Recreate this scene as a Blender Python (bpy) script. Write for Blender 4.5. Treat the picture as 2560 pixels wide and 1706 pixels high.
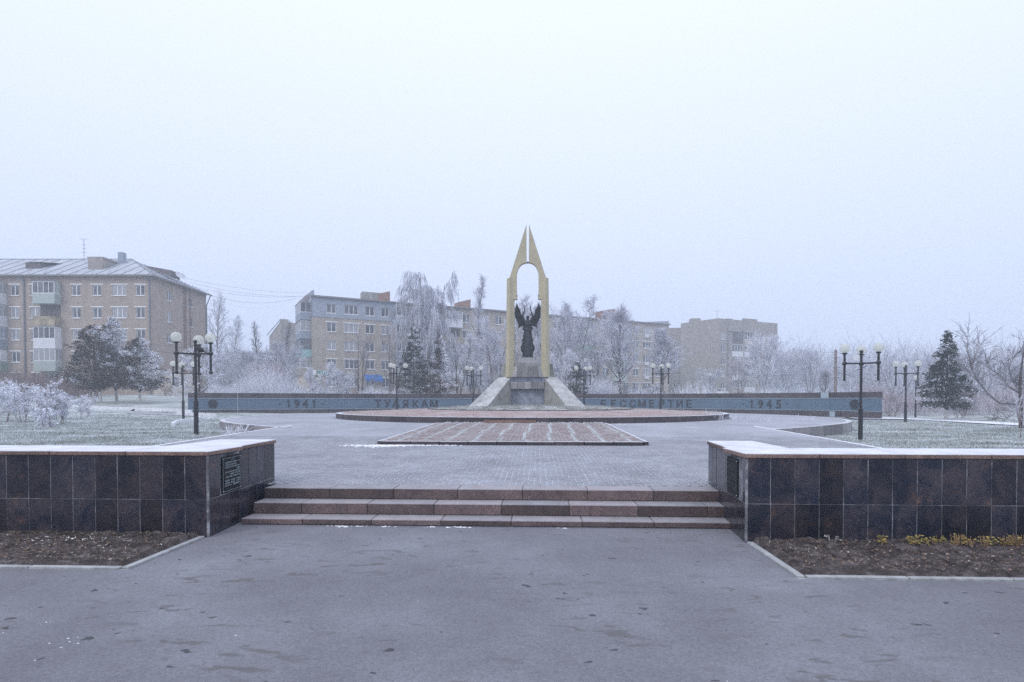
import bpy, bmesh, math, random
import numpy as np
from mathutils import Vector, Matrix, noise

for o in list(bpy.data.objects):
    bpy.data.objects.remove(o)
SC = bpy.context.scene
COL = SC.collection
PI = math.pi

# ------------------------------------------------------------------ camera
F = 1450.0                      # focal length in pixels of the 2560 wide frame
PITCH = 0.02
HORIZON = 1000.0
EYE = 1.375
CY = HORIZON + F * math.tan(PITCH)
cam_data = bpy.data.cameras.new('camera')
cam_data.sensor_width = 36.0
cam_data.lens = F / 2560 * 36
cam_data.shift_y = (CY - 853) / 2560
cam_data.clip_start = 0.1
cam_data.clip_end = 2000
cam = bpy.data.objects.new('camera', cam_data)
COL.objects.link(cam)
cam.location = (0, 0, EYE)
cam.rotation_euler = (PI / 2 - PITCH, 0, 0)
SC.camera = cam

# ------------------------------------------------------------------ sky, sun, exposure
SUN_EL, SUN_AZ = math.radians(38), math.radians(215)
wd = bpy.data.worlds.new('World')
SC.world = wd
wd.use_nodes = True
nt = wd.node_tree
nt.nodes.clear()
w_out = nt.nodes.new('ShaderNodeOutputWorld')
w_sky = nt.nodes.new('ShaderNodeTexSky')
w_sky.sky_type = 'NISHITA'
w_sky.sun_disc = False
w_sky.sun_elevation = SUN_EL
w_sky.sun_rotation = SUN_AZ
w_sky.air_density = 1.6
w_sky.dust_density = 4.0
w_b1 = nt.nodes.new('ShaderNodeBackground')
w_b1.inputs[1].default_value = 0.1
nt.links.new(w_sky.outputs[0], w_b1.inputs[0])
# the closed fog and stratus layer over the town
w_tc = nt.nodes.new('ShaderNodeTexCoord')
w_sep = nt.nodes.new('ShaderNodeSeparateXYZ')
nt.links.new(w_tc.outputs['Generated'], w_sep.inputs[0])
w_r = nt.nodes.new('ShaderNodeValToRGB')
w_r.color_ramp.elements[0].position = 0.0
w_r.color_ramp.elements[0].color = (0.485, 0.57, 0.82, 1)
w_r.color_ramp.elements[1].position = 0.85
w_r.color_ramp.elements[1].color = (0.95, 1.005, 1.19, 1)
_e = w_r.color_ramp.elements.new(0.36)
_e.color = (0.70, 0.77, 0.985, 1)
nt.links.new(w_sep.outputs[2], w_r.inputs[0])
w_b2 = nt.nodes.new('ShaderNodeBackground')
w_b2.inputs[1].default_value = 1.0
nt.links.new(w_r.outputs[0], w_b2.inputs[0])
w_mix = nt.nodes.new('ShaderNodeMixShader')
w_mix.inputs[0].default_value = 0.9
nt.links.new(w_b1.outputs[0], w_mix.inputs[1])
nt.links.new(w_b2.outputs[0], w_mix.inputs[2])
nt.links.new(w_mix.outputs[0], w_out.inputs[0])

sun_d = bpy.data.lights.new('sun', 'SUN')
sun_d.energy = 0.55
sun_d.angle = math.radians(25)
sun_d.color = (1.0, 0.975, 0.95)
sun = bpy.data.objects.new('sun', sun_d)
COL.objects.link(sun)
sun.rotation_euler = (PI / 2 - SUN_EL, 0, PI - SUN_AZ)
SC.view_settings.view_transform = 'Standard'
SC.view_settings.look = 'None'
SC.view_settings.exposure = 0.36
SC.view_settings.gamma = 1.0
SC.view_settings.use_curve_mapping = False
SC.render.engine = 'CYCLES'
SC.cycles.use_denoising = False
SC.cycles.max_bounces = 6
SC.cycles.diffuse_bounces = 3
SC.cycles.glossy_bounces = 2
SC.cycles.transmission_bounces = 3
SC.cycles.transparent_max_bounces = 8
SC.cycles.volume_bounces = 2
SC.cycles.caustics_reflective = False
SC.cycles.caustics_refractive = False

# ------------------------------------------------------------------ materials
class NB:
    def __init__(s, name):
        s.m = bpy.data.materials.new(name)
        s.m.use_nodes = True
        s.t = s.m.node_tree
        s.b = s.t.nodes['Principled BSDF']
        s.geo = s.t.nodes.new('ShaderNodeNewGeometry')
    def n(s, kind, **kw):
        x = s.t.nodes.new(kind)
        for k, v in kw.items():
            setattr(x, k, v)
        return x
    def l(s, a, b):
        s.t.links.new(a, b)
    def noise(s, scale, detail=4, rough=0.6, stretch=None, dist=0.0):
        x = s.n('ShaderNodeTexNoise')
        x.inputs['Scale'].default_value = scale
        x.inputs['Detail'].default_value = detail
        x.inputs['Roughness'].default_value = rough
        x.inputs['Distortion'].default_value = dist
        src = s.geo.outputs['Position']
        if stretch:
            mp = s.n('ShaderNodeMapping')
            mp.inputs['Scale'].default_value = stretch[:3]
            if len(stretch) > 3:
                mp.inputs['Rotation'].default_value = (0, 0, stretch[3])
            s.l(src, mp.inputs[0])
            src = mp.outputs[0]
        s.l(src, x.inputs['Vector'])
        return x.outputs[0]
    def ramp(s, fac, stops):
        r = s.n('ShaderNodeValToRGB')
        e = r.color_ramp.elements
        e[0].position, e[1].position = stops[0][0], stops[-1][0]
        def c4(c):
            return (c, c, c, 1) if isinstance(c, (int, float)) else (*c, 1)
        e[0].color, e[1].color = c4(stops[0][1]), c4(stops[-1][1])
        for p, c in stops[1:-1]:
            k = e.new(p)
            k.color = c4(c)
        s.l(fac, r.inputs[0])
        return r.outputs[0]
    def mix(s, fac, a, b, mode='MIX'):
        x = s.n('ShaderNodeMix', data_type='RGBA', blend_type=mode)
        for i, v in ((0, fac), (6, a), (7, b)):
            if hasattr(v, 'node'):
                s.l(v, x.inputs[i])
            elif i == 0:
                x.inputs[0].default_value = v
            else:
                x.inputs[i].default_value = (*v, 1)
        return x.outputs[2]
    def math(s, op, a, b=None):
        x = s.n('ShaderNodeMath', operation=op)
        for i, v in ((0, a), (1, b)):
            if v is None:
                continue
            if hasattr(v, 'node'):
                s.l(v, x.inputs[i])
            else:
                x.inputs[i].default_value = v
        return x.outputs[0]
    def up(s, lo=0.5, hi=0.9):
        sp = s.n('ShaderNodeSeparateXYZ')
        s.l(s.geo.outputs['Normal'], sp.inputs[0])
        mr = s.n('ShaderNodeMapRange')
        mr.inputs[1].default_value, mr.inputs[2].default_value = lo, hi
        s.l(sp.outputs[2], mr.inputs[0])
        return mr.outputs[0]
    def rnd(s):
        return s.n('ShaderNodeObjectInfo').outputs['Random']
    def island(s):
        return s.geo.outputs['Random Per Island']
    def col(s, c):
        if hasattr(c, 'node'):
            s.l(c, s.b.inputs['Base Color'])
        else:
            s.b.inputs['Base Color'].default_value = (*c, 1)
        return s
    def bump(s, h, strength=0.3, dist=0.01):
        x = s.n('ShaderNodeBump')
        x.inputs['Strength'].default_value = strength
        x.inputs['Distance'].default_value = dist
        s.l(h, x.inputs['Height'])
        s.l(x.outputs[0], s.b.inputs['Normal'])
        return s
    def fin(s, rough=0.8, spec=0.3, metal=0.0):
        s.b.inputs['Roughness'].default_value = rough
        s.b.inputs['Specular IOR Level'].default_value = spec
        s.b.inputs['Metallic'].default_value = metal
        return s.m

FROST = (0.80, 0.83, 0.90)

def simple(name, c, rough=0.7, spec=0.3, metal=0.0, var=0.15, scale=3.0, frost=0.0, bump=0.0, rnd=0.0):
    b = NB(name)
    k = b.noise(scale, 5, 0.65)
    lo = tuple(max(0, x * (1 - var * 1.6)) for x in c)
    hi = tuple(x * (1 + var) for x in c)
    cc = b.ramp(k, [(0.3, lo), (0.7, hi)])
    if rnd:
        r = b.ramp(b.rnd(), [(0, 1 - rnd), (1, 1 + rnd)])
        cc = b.mix(1.0, cc, r, 'MULTIPLY')
    if frost:
        f = b.math('MULTIPLY', b.up(0.25, 0.85), b.ramp(b.noise(9, 4), [(0.3, 0.55 * frost), (0.6, frost)]))
        cc = b.mix(f, cc, FROST)
    b.col(cc)
    if bump:
        b.bump(b.noise(scale * 14, 4), bump, 0.01)
    return b.fin(rough, spec, metal)

MT = {}
# asphalt: grey with thin frost, wet shoe prints that thawed
b = NB('asphalt')
k = b.noise(0.55, 5, 0.6)
cc = b.ramp(k, [(0.3, (0.160, 0.160, 0.180)), (0.5, (0.205, 0.207, 0.232)), (0.7, (0.255, 0.262, 0.296))])
ag = b.noise(150, 3, 0.7)
cc = b.mix(1.0, cc, b.ramp(ag, [(0.3, 0.66), (0.7, 1.3)]), 'MULTIPLY')
pr = b.math('MULTIPLY', b.ramp(b.noise(5.5, 2, 0.45, (0.62, 1.5, 1, 0.55), 0.5), [(0.60, 0.0), (0.66, 0.9)]),
            b.ramp(b.noise(0.6, 3, 0.5), [(0.42, 0.0), (0.58, 0.9)]))
cc = b.mix(1.0, cc, b.ramp(b.noise(42, 3, 0.7), [(0.3, 0.80), (0.7, 1.2)]), 'MULTIPLY')
cc = b.mix(pr, cc, (0.136, 0.131, 0.134))
pr2 = b.ramp(b.noise(8.5, 1, 0.4, (0.8, 1.25, 1, 1.1)), [(0.755, 0.0), (0.775, 0.8)])
cc = b.mix(pr2, cc, (0.055, 0.055, 0.062))
cc = b.mix(b.ramp(b.noise(420, 2, 0.6), [(0.62, 0.0), (0.72, 0.5)]), cc, (0.40, 0.40, 0.44))
fr = b.ramp(b.noise(26, 3, 0.6), [(0.70, 0.0), (0.80, 0.22)])
cc = b.mix(fr, cc, (0.6, 0.62, 0.68))
b.col(cc).bump(ag, 0.5, 0.004)
MT['asphalt'] = b.fin(0.9, 0.15)

def granite(name, dark, mid, hi, rough, frost=0.0, patch=1.0):
    b = NB(name)
    sp = b.noise(58, 5, 0.8)
    cl = b.noise(2.6, 5, 0.7, None, 0.8)
    r = b.rnd()
    c1 = b.mix(b.ramp(cl, [(0.40, 0.0), (0.62, 1.0)]), dark, mid)
    c1 = b.mix(b.math('MULTIPLY', b.ramp(b.noise(4.5, 4, 0.7), [(0.60, 0.0), (0.72, 1.0)]), 0.75 * patch), c1, hi)
    c1 = b.mix(1.0, c1, b.ramp(sp, [(0.30, 0.30), (0.5, 0.9), (0.70, 2.1)]), 'MULTIPLY')
    c1 = b.mix(1.0, c1, b.ramp(r, [(0, 0.58), (1, 1.45)]), 'MULTIPLY')
    if frost:
        f = b.math('MULTIPLY', b.up(0.4, 0.85), b.ramp(b.noise(3.2, 5, 0.7), [(0.25, 0.6 * frost), (0.65, frost)]))
        c1 = b.mix(f, c1, FROST)
    b.col(c1).bump(sp, 0.08, 0.002)
    return b.fin(rough, 0.45)
MT['tile'] = granite('dark_granite', (0.012, 0.016, 0.030), (0.050, 0.042, 0.050), (0.14, 0.075, 0.055), 0.2, 0.0, 0.8)
MT['coping'] = granite('coping_granite', (0.14, 0.095, 0.08), (0.21, 0.14, 0.115), (0.30, 0.19, 0.12), 0.6, 0.97)
MT['step'] = granite('step_granite', (0.098, 0.070, 0.069), (0.150, 0.108, 0.104), (0.20, 0.128, 0.115), 0.7, 0.34, 0.7)
MT['rim'] = granite('rim_granite', (0.036, 0.029, 0.034), (0.066, 0.050, 0.053), (0.09, 0.062, 0.06), 0.6, 0.9)
MT['wallgran'] = granite('wall_granite', (0.045, 0.037, 0.042), (0.072, 0.055, 0.058), (0.10, 0.068, 0.066), 0.5, 0.9)
MT['disc_stone'] = granite('grey_edge_stone', (0.20, 0.19, 0.20), (0.27, 0.25, 0.26), (0.30, 0.27, 0.26), 0.7, 0.7)
b = NB('uneven_mortar')
b.col(b.ramp(b.noise(2.2, 5, 0.8), [(0.34, (0.045, 0.045, 0.05)), (0.52, (0.20, 0.205, 0.22)), (0.66, (0.46, 0.47, 0.50))]))
MT['mortar'] = b.fin(0.9, 0.2)
MT['kerb'] = simple('concrete_kerb', (0.33, 0.34, 0.34), 0.9, var=0.22, scale=7, frost=0.12, bump=0.2, rnd=0.10)
MT['white_kerb'] = simple('whitewashed_kerb', (0.76, 0.77, 0.80), 0.9, var=0.15, scale=5, frost=0.9)
MT['frost_path'] = simple('frosted_path', (0.82, 0.84, 0.90), 0.95, var=0.08, scale=1.2)
# pavers
b = NB('paver')
cc = b.ramp(b.noise(0.7, 5, 0.65), [(0.3, (0.30, 0.31, 0.34)), (0.7, (0.43, 0.445, 0.49))])
cc = b.mix(1.0, cc, b.ramp(b.island(), [(0, 0.90), (1, 1.09)]), 'MULTIPLY')
cc = b.mix(1.0, cc, b.ramp(b.noise(60, 3), [(0.3, 0.88), (0.7, 1.1)]), 'MULTIPLY')
b.col(cc)
MT['paver'] = b.fin(0.9, 0.2)
MT['paver_bed'] = simple('joint_sand', (0.17, 0.17, 0.18), 0.95, var=0.4, scale=1.6)
MT['joint_frost'] = simple('joint_frost', (0.82, 0.85, 0.92), 0.95, var=0.1, scale=2)
# far paving: courses drawn by a brick pattern, too small to tell apart
b = NB('paving_far')
cc = b.ramp(b.noise(0.35, 6, 0.65, (1, 0.6, 1)), [(0.28, (0.26, 0.27, 0.30)), (0.72, (0.42, 0.435, 0.48))])
br = b.n('ShaderNodeTexBrick')
br.inputs['Scale'].default_value = 1.0
br.inputs['Brick Width'].default_value = 0.2
br.inputs['Row Height'].default_value = 0.1
br.inputs['Mortar Size'].default_value = 0.006
br.inputs['Color1'].default_value = (0.93, 0.93, 0.93, 1)
br.inputs['Color2'].default_value = (1.05, 1.05, 1.05, 1)
br.inputs['Mortar'].default_value = (1.35, 1.36, 1.4, 1)
mp = b.n('ShaderNodeMapping')
mp.inputs['Rotation'].default_value = (0, 0, 0.043)
b.l(b.geo.outputs['Position'], mp.inputs[0])
b.l(mp.outputs[0], br.inputs['Vector'])
cc = b.mix(1.0, cc, br.outputs[0], 'MULTIPLY')
b.col(cc)
MT['paving_far'] = b.fin(0.9, 0.2)
# red setts
b = NB('red_sett')
cc = b.ramp(b.island(), [(0, (0.235, 0.19, 0.185)), (0.5, (0.32, 0.26, 0.25)), (1, (0.41, 0.345, 0.33))])
cc = b.mix(b.ramp(b.noise(1.1, 5), [(0.42, 0.1), (0.75, 0.55)]), cc, (0.55, 0.55, 0.60))
b.col(cc)
MT['red_sett'] = b.fin(0.85, 0.2)
b = NB('grey_sett')
cc = b.ramp(b.island(), [(0, (0.38, 0.41, 0.42)), (1, (0.58, 0.61, 0.61))])
b.col(cc)
MT['grey_sett'] = b.fin(0.85, 0.2)
# red granite chippings with dead frosted grass
b = NB('chippings')
cc = b.ramp(b.noise(26, 5, 0.8), [(0.3, (0.20, 0.13, 0.12)), (0.5, (0.38, 0.28, 0.26)), (0.72, (0.62, 0.56, 0.58))])
cc = b.mix(b.ramp(b.noise(0.9, 5), [(0.45, 0.0), (0.7, 0.6)]), cc, (0.55, 0.56, 0.60))
b.col(cc).bump(b.noise(40, 3), 0.6, 0.02)
MT['chippings'] = b.fin(0.95, 0.1)
# frosted lawn soil and blades
def lawn(name, isl):
    b = NB(name)
    pt = b.noise(0.45, 6, 0.68, (0.7, 1.5, 1))
    cc = b.ramp(pt, [(0.28, (0.16, 0.18, 0.15)), (0.40, (0.33, 0.365, 0.345)), (0.55, (0.50, 0.535, 0.54)), (0.75, (0.70, 0.725, 0.77))])
    cc = b.mix(b.ramp(b.noise(0.16, 4, 0.6), [(0.62, 0.0), (0.72, 0.6)]), cc, (0.22, 0.19, 0.11))
    if isl:
        cc = b.mix(1.0, cc, b.ramp(b.island(), [(0, 0.6), (1, 1.35)]), 'MULTIPLY')
    else:
        cc = b.mix(1.0, cc, b.ramp(b.noise(18, 4, 0.7), [(0.3, 0.6), (0.7, 1.25)]), 'MULTIPLY')
    b.col(cc)
    return b.fin(0.95, 0.1)
MT['lawn'] = lawn('frosted_turf', False)
MT['blades'] = lawn('frosted_blades', True)
b = NB('mound_grass')
cc = b.ramp(b.noise(1.5, 5, 0.7), [(0.3, (0.13, 0.13, 0.10)), (0.5, (0.38, 0.39, 0.37)), (0.7, (0.66, 0.68, 0.71))])
b.col(b.mix(1.0, cc, b.ramp(b.island(), [(0, 0.6), (1, 1.3)]), 'MULTIPLY'))
MT['mound'] = b.fin(0.95, 0.1)
MT['straw'] = simple('frosted_straw', (0.52, 0.47, 0.42), 0.95, var=0.3, scale=2, frost=0.6)
b = NB('soil')
cc = b.ramp(b.noise(7, 6, 0.75), [(0.3, (0.034, 0.029, 0.029)), (0.50, (0.095, 0.080, 0.078)), (0.70, (0.24, 0.215, 0.215))])
b.col(cc).bump(b.noise(34, 5, 0.7), 0.9, 0.03)
MT['soil'] = b.fin(0.95, 0.1)
b = NB('dead_leaf')
cc = b.ramp(b.island(), [(0, (0.07, 0.045, 0.036)), (0.5, (0.17, 0.12, 0.09)), (0.85, (0.28, 0.20, 0.15)), (1, (0.46, 0.42, 0.40))])
b.col(cc)
MT['leaf'] = b.fin(0.8, 0.2)
b = NB('orange_leaf')
b.col(b.ramp(b.island(), [(0, (0.24, 0.08, 0.04)), (0.6, (0.40, 0.16, 0.08)), (1, (0.40, 0.28, 0.22))]))
MT['orange_leaf'] = b.fin(0.85, 0.2)
b = NB('yellow_leaf')
b.col(b.ramp(b.island(), [(0, (0.16, 0.16, 0.05)), (0.6, (0.36, 0.28, 0.07)), (1, (0.46, 0.36, 0.13))]))
MT['yellow_leaf'] = b.fin(0.7, 0.3)
MT['stub'] = simple('cut_stem', (0.30, 0.20, 0.10), 0.8, var=0.3)
MT['paper'] = simple('white_scrap', (0.80, 0.80, 0.80), 0.8, var=0.05)
MT['snow'] = simple('snow_crust', (0.86, 0.88, 0.92), 0.9, var=0.04)
# monument
b = NB('ochre_render')
cc = b.ramp(b.noise(1.3, 6, 0.7), [(0.3, (0.40, 0.365, 0.245)), (0.7, (0.50, 0.46, 0.32))])
cc = b.mix(b.ramp(b.noise(2.2, 5, 0.7, (3, 3, 0.35)), [(0.55, 0.0), (0.75, 0.45)]), cc, (0.28, 0.26, 0.18))
b.col(cc).bump(b.noise(30, 4), 0.15, 0.01)
MT['ochre'] = b.fin(0.8, 0.2)
MT['ramp_slab'] = simple('grey_slab', (0.45, 0.45, 0.45), 0.7, var=0.22, scale=2.5, rnd=0.10)
MT['conc_blue'] = simple('blue_grey_concrete', (0.27, 0.30, 0.36), 0.85, var=0.35, scale=1.8)
MT['conc'] = simple('raw_concrete', (0.34, 0.34, 0.31), 0.85, var=0.25, scale=2.0)
MT['gran_grey'] = granite('grey_granite', (0.20, 0.20, 0.20), (0.27, 0.27, 0.26), (0.31, 0.29, 0.27), 0.6, 0.45)
b = NB('bronze')
cc = b.ramp(b.noise(5, 5), [(0.35, (0.018, 0.022, 0.030)), (0.75, (0.040, 0.052, 0.064))])
cc = b.mix(b.math('MULTIPLY', b.up(0.3, 0.9), 0.25), cc, (0.22, 0.26, 0.28))
b.col(cc)
MT['bronze'] = b.fin(0.45, 0.5, 0.5)
MT['panel'] = simple('blue_grey_panel', (0.098, 0.155, 0.212), 0.6, 0.3, 0.0, var=0.05, scale=0.8, rnd=0.03)
MT['trim'] = simple('pale_trim', (0.36, 0.43, 0.48), 0.5, 0.4, 0.0, var=0.1)
MT['letter'] = simple('dark_letter', (0.016, 0.018, 0.026), 0.5, 0.4)
MT['black'] = simple('black_paint', (0.012, 0.014, 0.019), 0.45, 0.45, var=0.2, frost=0.12)
MT['bulb'] = simple('bulb_white', (0.75, 0.75, 0.72), 0.4)
b = NB('opal_globe')
t = b.t
tr = b.n('ShaderNodeBsdfTransparent')
tl = b.n('ShaderNodeBsdfTranslucent')
tl.inputs[0].default_value = (0.86, 0.86, 0.76, 1)
m1 = b.n('ShaderNodeMixShader')
m1.inputs[0].default_value = 0.45
b.col((0.74, 0.76, 0.72))
b.fin(0.12, 0.6)
b.l(b.b.outputs[0], m1.inputs[1])
b.l(tl.outputs[0], m1.inputs[2])
m2 = b.n('ShaderNodeMixShader')
m2.inputs[0].default_value = 0.40
b.l(m1.outputs[0], m2.inputs[1])
b.l(tr.outputs[0], m2.inputs[2])
b.l(m2.outputs[0], t.nodes['Material Output'].inputs[0])
MT['globe'] = b.m
MT['plaque'] = simple('black_plaque', (0.008, 0.010, 0.012), 0.6, 0.2, var=0.1)
MT['engrave'] = simple('engraved_letters', (0.30, 0.36, 0.38), 0.7, var=0.2, scale=30)
MT['engrave_dim'] = simple('dim_engraving', (0.06, 0.07, 0.075), 0.7, var=0.2, scale=30)  # darker lettering colour for the plaque on the wall with yellowed plants
# buildings
def brick(name, c, band=0.35):
    b = NB(name)
    cc = b.ramp(b.noise(1.1, 6, 0.7), [(0.3, tuple(x * 0.80 for x in c)), (0.7, tuple(x * 1.14 for x in c))])
    cc = b.mix(1.0, cc, b.ramp(b.noise(5.5, 3, 0.7, (1, 1, 2.6)), [(0.3, 1 - 0.5 * band), (0.7, 1 + 0.4 * band)]), 'MULTIPLY')
    cc = b.mix(b.ramp(b.noise(0.35, 5, 0.6, (1, 1, 0.3)), [(0.5, 0.0), (0.75, 0.4)]), cc, tuple(x * 0.7 for x in c))
    b.col(cc).bump(b.noise(14, 3), 0.2, 0.02)
    return b.fin(0.9, 0.15)
MT['brick_tan'] = brick('tan_brick', (0.40, 0.335, 0.285))
MT['brick_pale'] = brick('pale_brick', (0.415, 0.365, 0.315), 0.5)
MT['brick_brown'] = brick('brown_brick', (0.335, 0.305, 0.28), 0.25)
MT['brick_red'] = brick('red_brick', (0.30, 0.175, 0.145))
MT['brick_orange'] = brick('orange_brick', (0.34, 0.205, 0.155))
MT['cream'] = simple('cream_render', (0.76, 0.67, 0.55), 0.85, var=0.1, scale=1)
MT['grey_clad'] = simple('grey_cladding', (0.33, 0.37, 0.43), 0.7, var=0.08, scale=0.8)
MT['win'] = simple('white_window_frame', (0.80, 0.81, 0.82), 0.6, var=0.05, frost=0.3)
b = NB('window_glass')
cc = b.ramp(b.noise(0.9, 3, 0.6), [(0.35, (0.05, 0.06, 0.075)), (0.65, (0.16, 0.17, 0.19))])
cc = b.mix(b.ramp(b.rnd(), [(0.60, 0.0), (0.64, 0.7)]), cc, (0.42, 0.43, 0.44))
b.col(cc)
MT['glass'] = b.fin(0.12, 0.6)
MT['roof'] = simple('frosted_metal_roof', (0.44, 0.47, 0.52), 0.7, 0.3, 0.0, var=0.14, scale=0.6)
MT['seam'] = simple('roof_seam', (0.25, 0.27, 0.31), 0.7, var=0.1)
MT['eave'] = simple('eave_board', (0.22, 0.21, 0.22), 0.8, var=0.1)
MT['pipe'] = simple('drain_pipe', (0.18, 0.20, 0.23), 0.6, var=0.1)
MT['gas_pipe'] = simple('brown_pipe', (0.20, 0.11, 0.10), 0.6, var=0.1)
MT['pan_white'] = simple('white_siding', (0.70, 0.71, 0.74), 0.6, var=0.05)
MT['pan_green'] = simple('sage_siding', (0.40, 0.46, 0.43), 0.6, var=0.06)
MT['pan_dgreen'] = simple('green_siding', (0.22, 0.33, 0.26), 0.6, var=0.06)
MT['pan_turq'] = simple('turquoise_siding', (0.30, 0.52, 0.52), 0.6, var=0.06)
MT['pan_blue'] = simple('blue_grey_siding', (0.28, 0.33, 0.39), 0.6, var=0.08)
MT['pan_rust'] = simple('rusty_concrete', (0.36, 0.31, 0.22), 0.9, var=0.4, scale=1.5)
MT['pan_beige'] = simple('beige_siding', (0.46, 0.40, 0.35), 0.7, var=0.1)
MT['wood_dark'] = simple('brown_wood', (0.20, 0.12, 0.09), 0.7, var=0.2)
MT['shade_dark'] = simple('loggia_inside', (0.15, 0.13, 0.13), 0.9, var=0.2)
MT['sign_green'] = simple('green_sign', (0.03, 0.26, 0.22), 0.5, var=0.05)
MT['sign_white'] = simple('white_sign_letter', (0.85, 0.87, 0.88), 0.5, var=0.02)
MT['blue'] = simple('blue_awning', (0.03, 0.15, 0.46), 0.6, var=0.12)
MT['metal'] = simple('grey_steel', (0.20, 0.22, 0.25), 0.5, 0.4, 0.3)
MT['wire'] = simple('cable', (0.06, 0.065, 0.08), 0.7)
MT['wire_frost'] = simple('frosted_cable', (0.55, 0.58, 0.66), 0.8)
MT['car_dark'] = simple('dark_green_paint', (0.03, 0.045, 0.05), 0.3, 0.5, frost=0.25)
MT['car_black'] = simple('dark_grey_paint', (0.03, 0.03, 0.035), 0.3, 0.5, frost=0.25)
MT['car_white'] = simple('white_car_paint', (0.72, 0.74, 0.77), 0.4, 0.5, frost=0.5)
MT['tyre'] = simple('rubber', (0.02, 0.02, 0.02), 0.9)
MT['lamp_red'] = simple('red_lens', (0.40, 0.03, 0.03), 0.3)
MT['concrete_pole'] = simple('weathered_pole', (0.24, 0.19, 0.18), 0.9, var=0.25)
MT['plank'] = simple('brown_plank', (0.26, 0.15, 0.11), 0.85, var=0.3)
# vegetation
MT['bark'] = simple('dark_bark', (0.105, 0.085, 0.080), 0.95, var=0.35, scale=5, frost=0.55)
MT['bark_hoar'] = simple('hoary_bark', (0.22, 0.20, 0.21), 0.95, var=0.3, scale=5, frost=0.8)
MT['whitewash'] = simple('limewashed_trunk', (0.62, 0.60, 0.58), 0.9, var=0.3, scale=6)
def twig(name, a, c):
    b = NB(name)
    cc = b.mix(b.ramp(b.noise(0.8, 4), [(0.35, 0.0), (0.65, 1.0)]), a, c)
    b.col(b.mix(1.0, cc, b.ramp(b.island(), [(0, 0.75), (1, 1.2)]), 'MULTIPLY'))
    return b.fin(0.95, 0.1)
MT['tw_white'] = twig('hoar_frost_twig', (0.66, 0.68, 0.76), (0.84, 0.86, 0.92))
MT['tw_mid'] = twig('frosted_twig', (0.48, 0.49, 0.56), (0.76, 0.78, 0.86))
MT['tw_dark'] = twig('bare_twig', (0.20, 0.185, 0.20), (0.44, 0.44, 0.50))
MT['tw_pink'] = twig('reddish_frosted_twig', (0.40, 0.34, 0.37), (0.68, 0.65, 0.71))
MT['weed'] = twig('dark_weed', (0.045, 0.05, 0.03), (0.13, 0.13, 0.09))
MT['tw_brown'] = twig('dry_brown_stem', (0.17, 0.11, 0.10), (0.34, 0.27, 0.27))
MT['ever'] = twig('dark_evergreen', (0.032, 0.036, 0.028), (0.10, 0.068, 0.055))
MT['ever_g'] = twig('spruce_green', (0.026, 0.040, 0.035), (0.075, 0.080, 0.070))
MT['bird'] = simple('black_plumage', (0.012, 0.012, 0.015), 0.5)

# ------------------------------------------------------------------ helpers
def mesh_np(name, V, Fs, mat=None, smooth=False):
    """V (n,3) array, Fs list of (m,k) index arrays"""
    me = bpy.data.meshes.new(name)
    V = np.asarray(V, dtype=np.float32)
    me.vertices.add(len(V))
    me.vertices.foreach_set('co', V.ravel())
    Fs = [np.asarray(f, dtype=np.int32) for f in Fs if len(f)]
    tot = np.concatenate([np.full(len(f), f.shape[1], dtype=np.int32) for f in Fs])
    idx = np.concatenate([f.ravel() for f in Fs])
    me.loops.add(len(idx))
    me.loops.foreach_set('vertex_index', idx)
    me.polygons.add(len(tot))
    st = np.zeros(len(tot), dtype=np.int32)
    st[1:] = np.cumsum(tot)[:-1]
    me.polygons.foreach_set('loop_start', st)
    me.polygons.foreach_set('loop_total', tot)
    if smooth:
        me.polygons.foreach_set('use_smooth', np.ones(len(tot), dtype=bool))
    me.update(calc_edges=True)
    if mat:
        me.materials.append(mat if not isinstance(mat, str) else MT[mat])
    return me

def link(name, me, parent=None, loc=(0, 0, 0), rot=(0, 0, 0), **props):
    o = bpy.data.objects.new(name, me)
    COL.objects.link(o)
    o.location = loc
    o.rotation_euler = rot
    if parent:
        o.parent = parent
    for k, v in props.items():
        o[k] = v
    return o

def tag(o, label=None, cat=None, group=None, kind=None):
    for k, v in (('label', label), ('category', cat), ('group', group), ('kind', kind)):
        if v:
            o[k] = v
    return o

def thing(name, label, cat, loc=(0, 0, 0), rotz=0, group=None):
    o = bpy.data.objects.new(name, None)
    COL.objects.link(o)
    o.location = loc
    o.rotation_euler = (0, 0, rotz)
    o.empty_display_size = 0.2
    return tag(o, label, cat, group)

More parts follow.
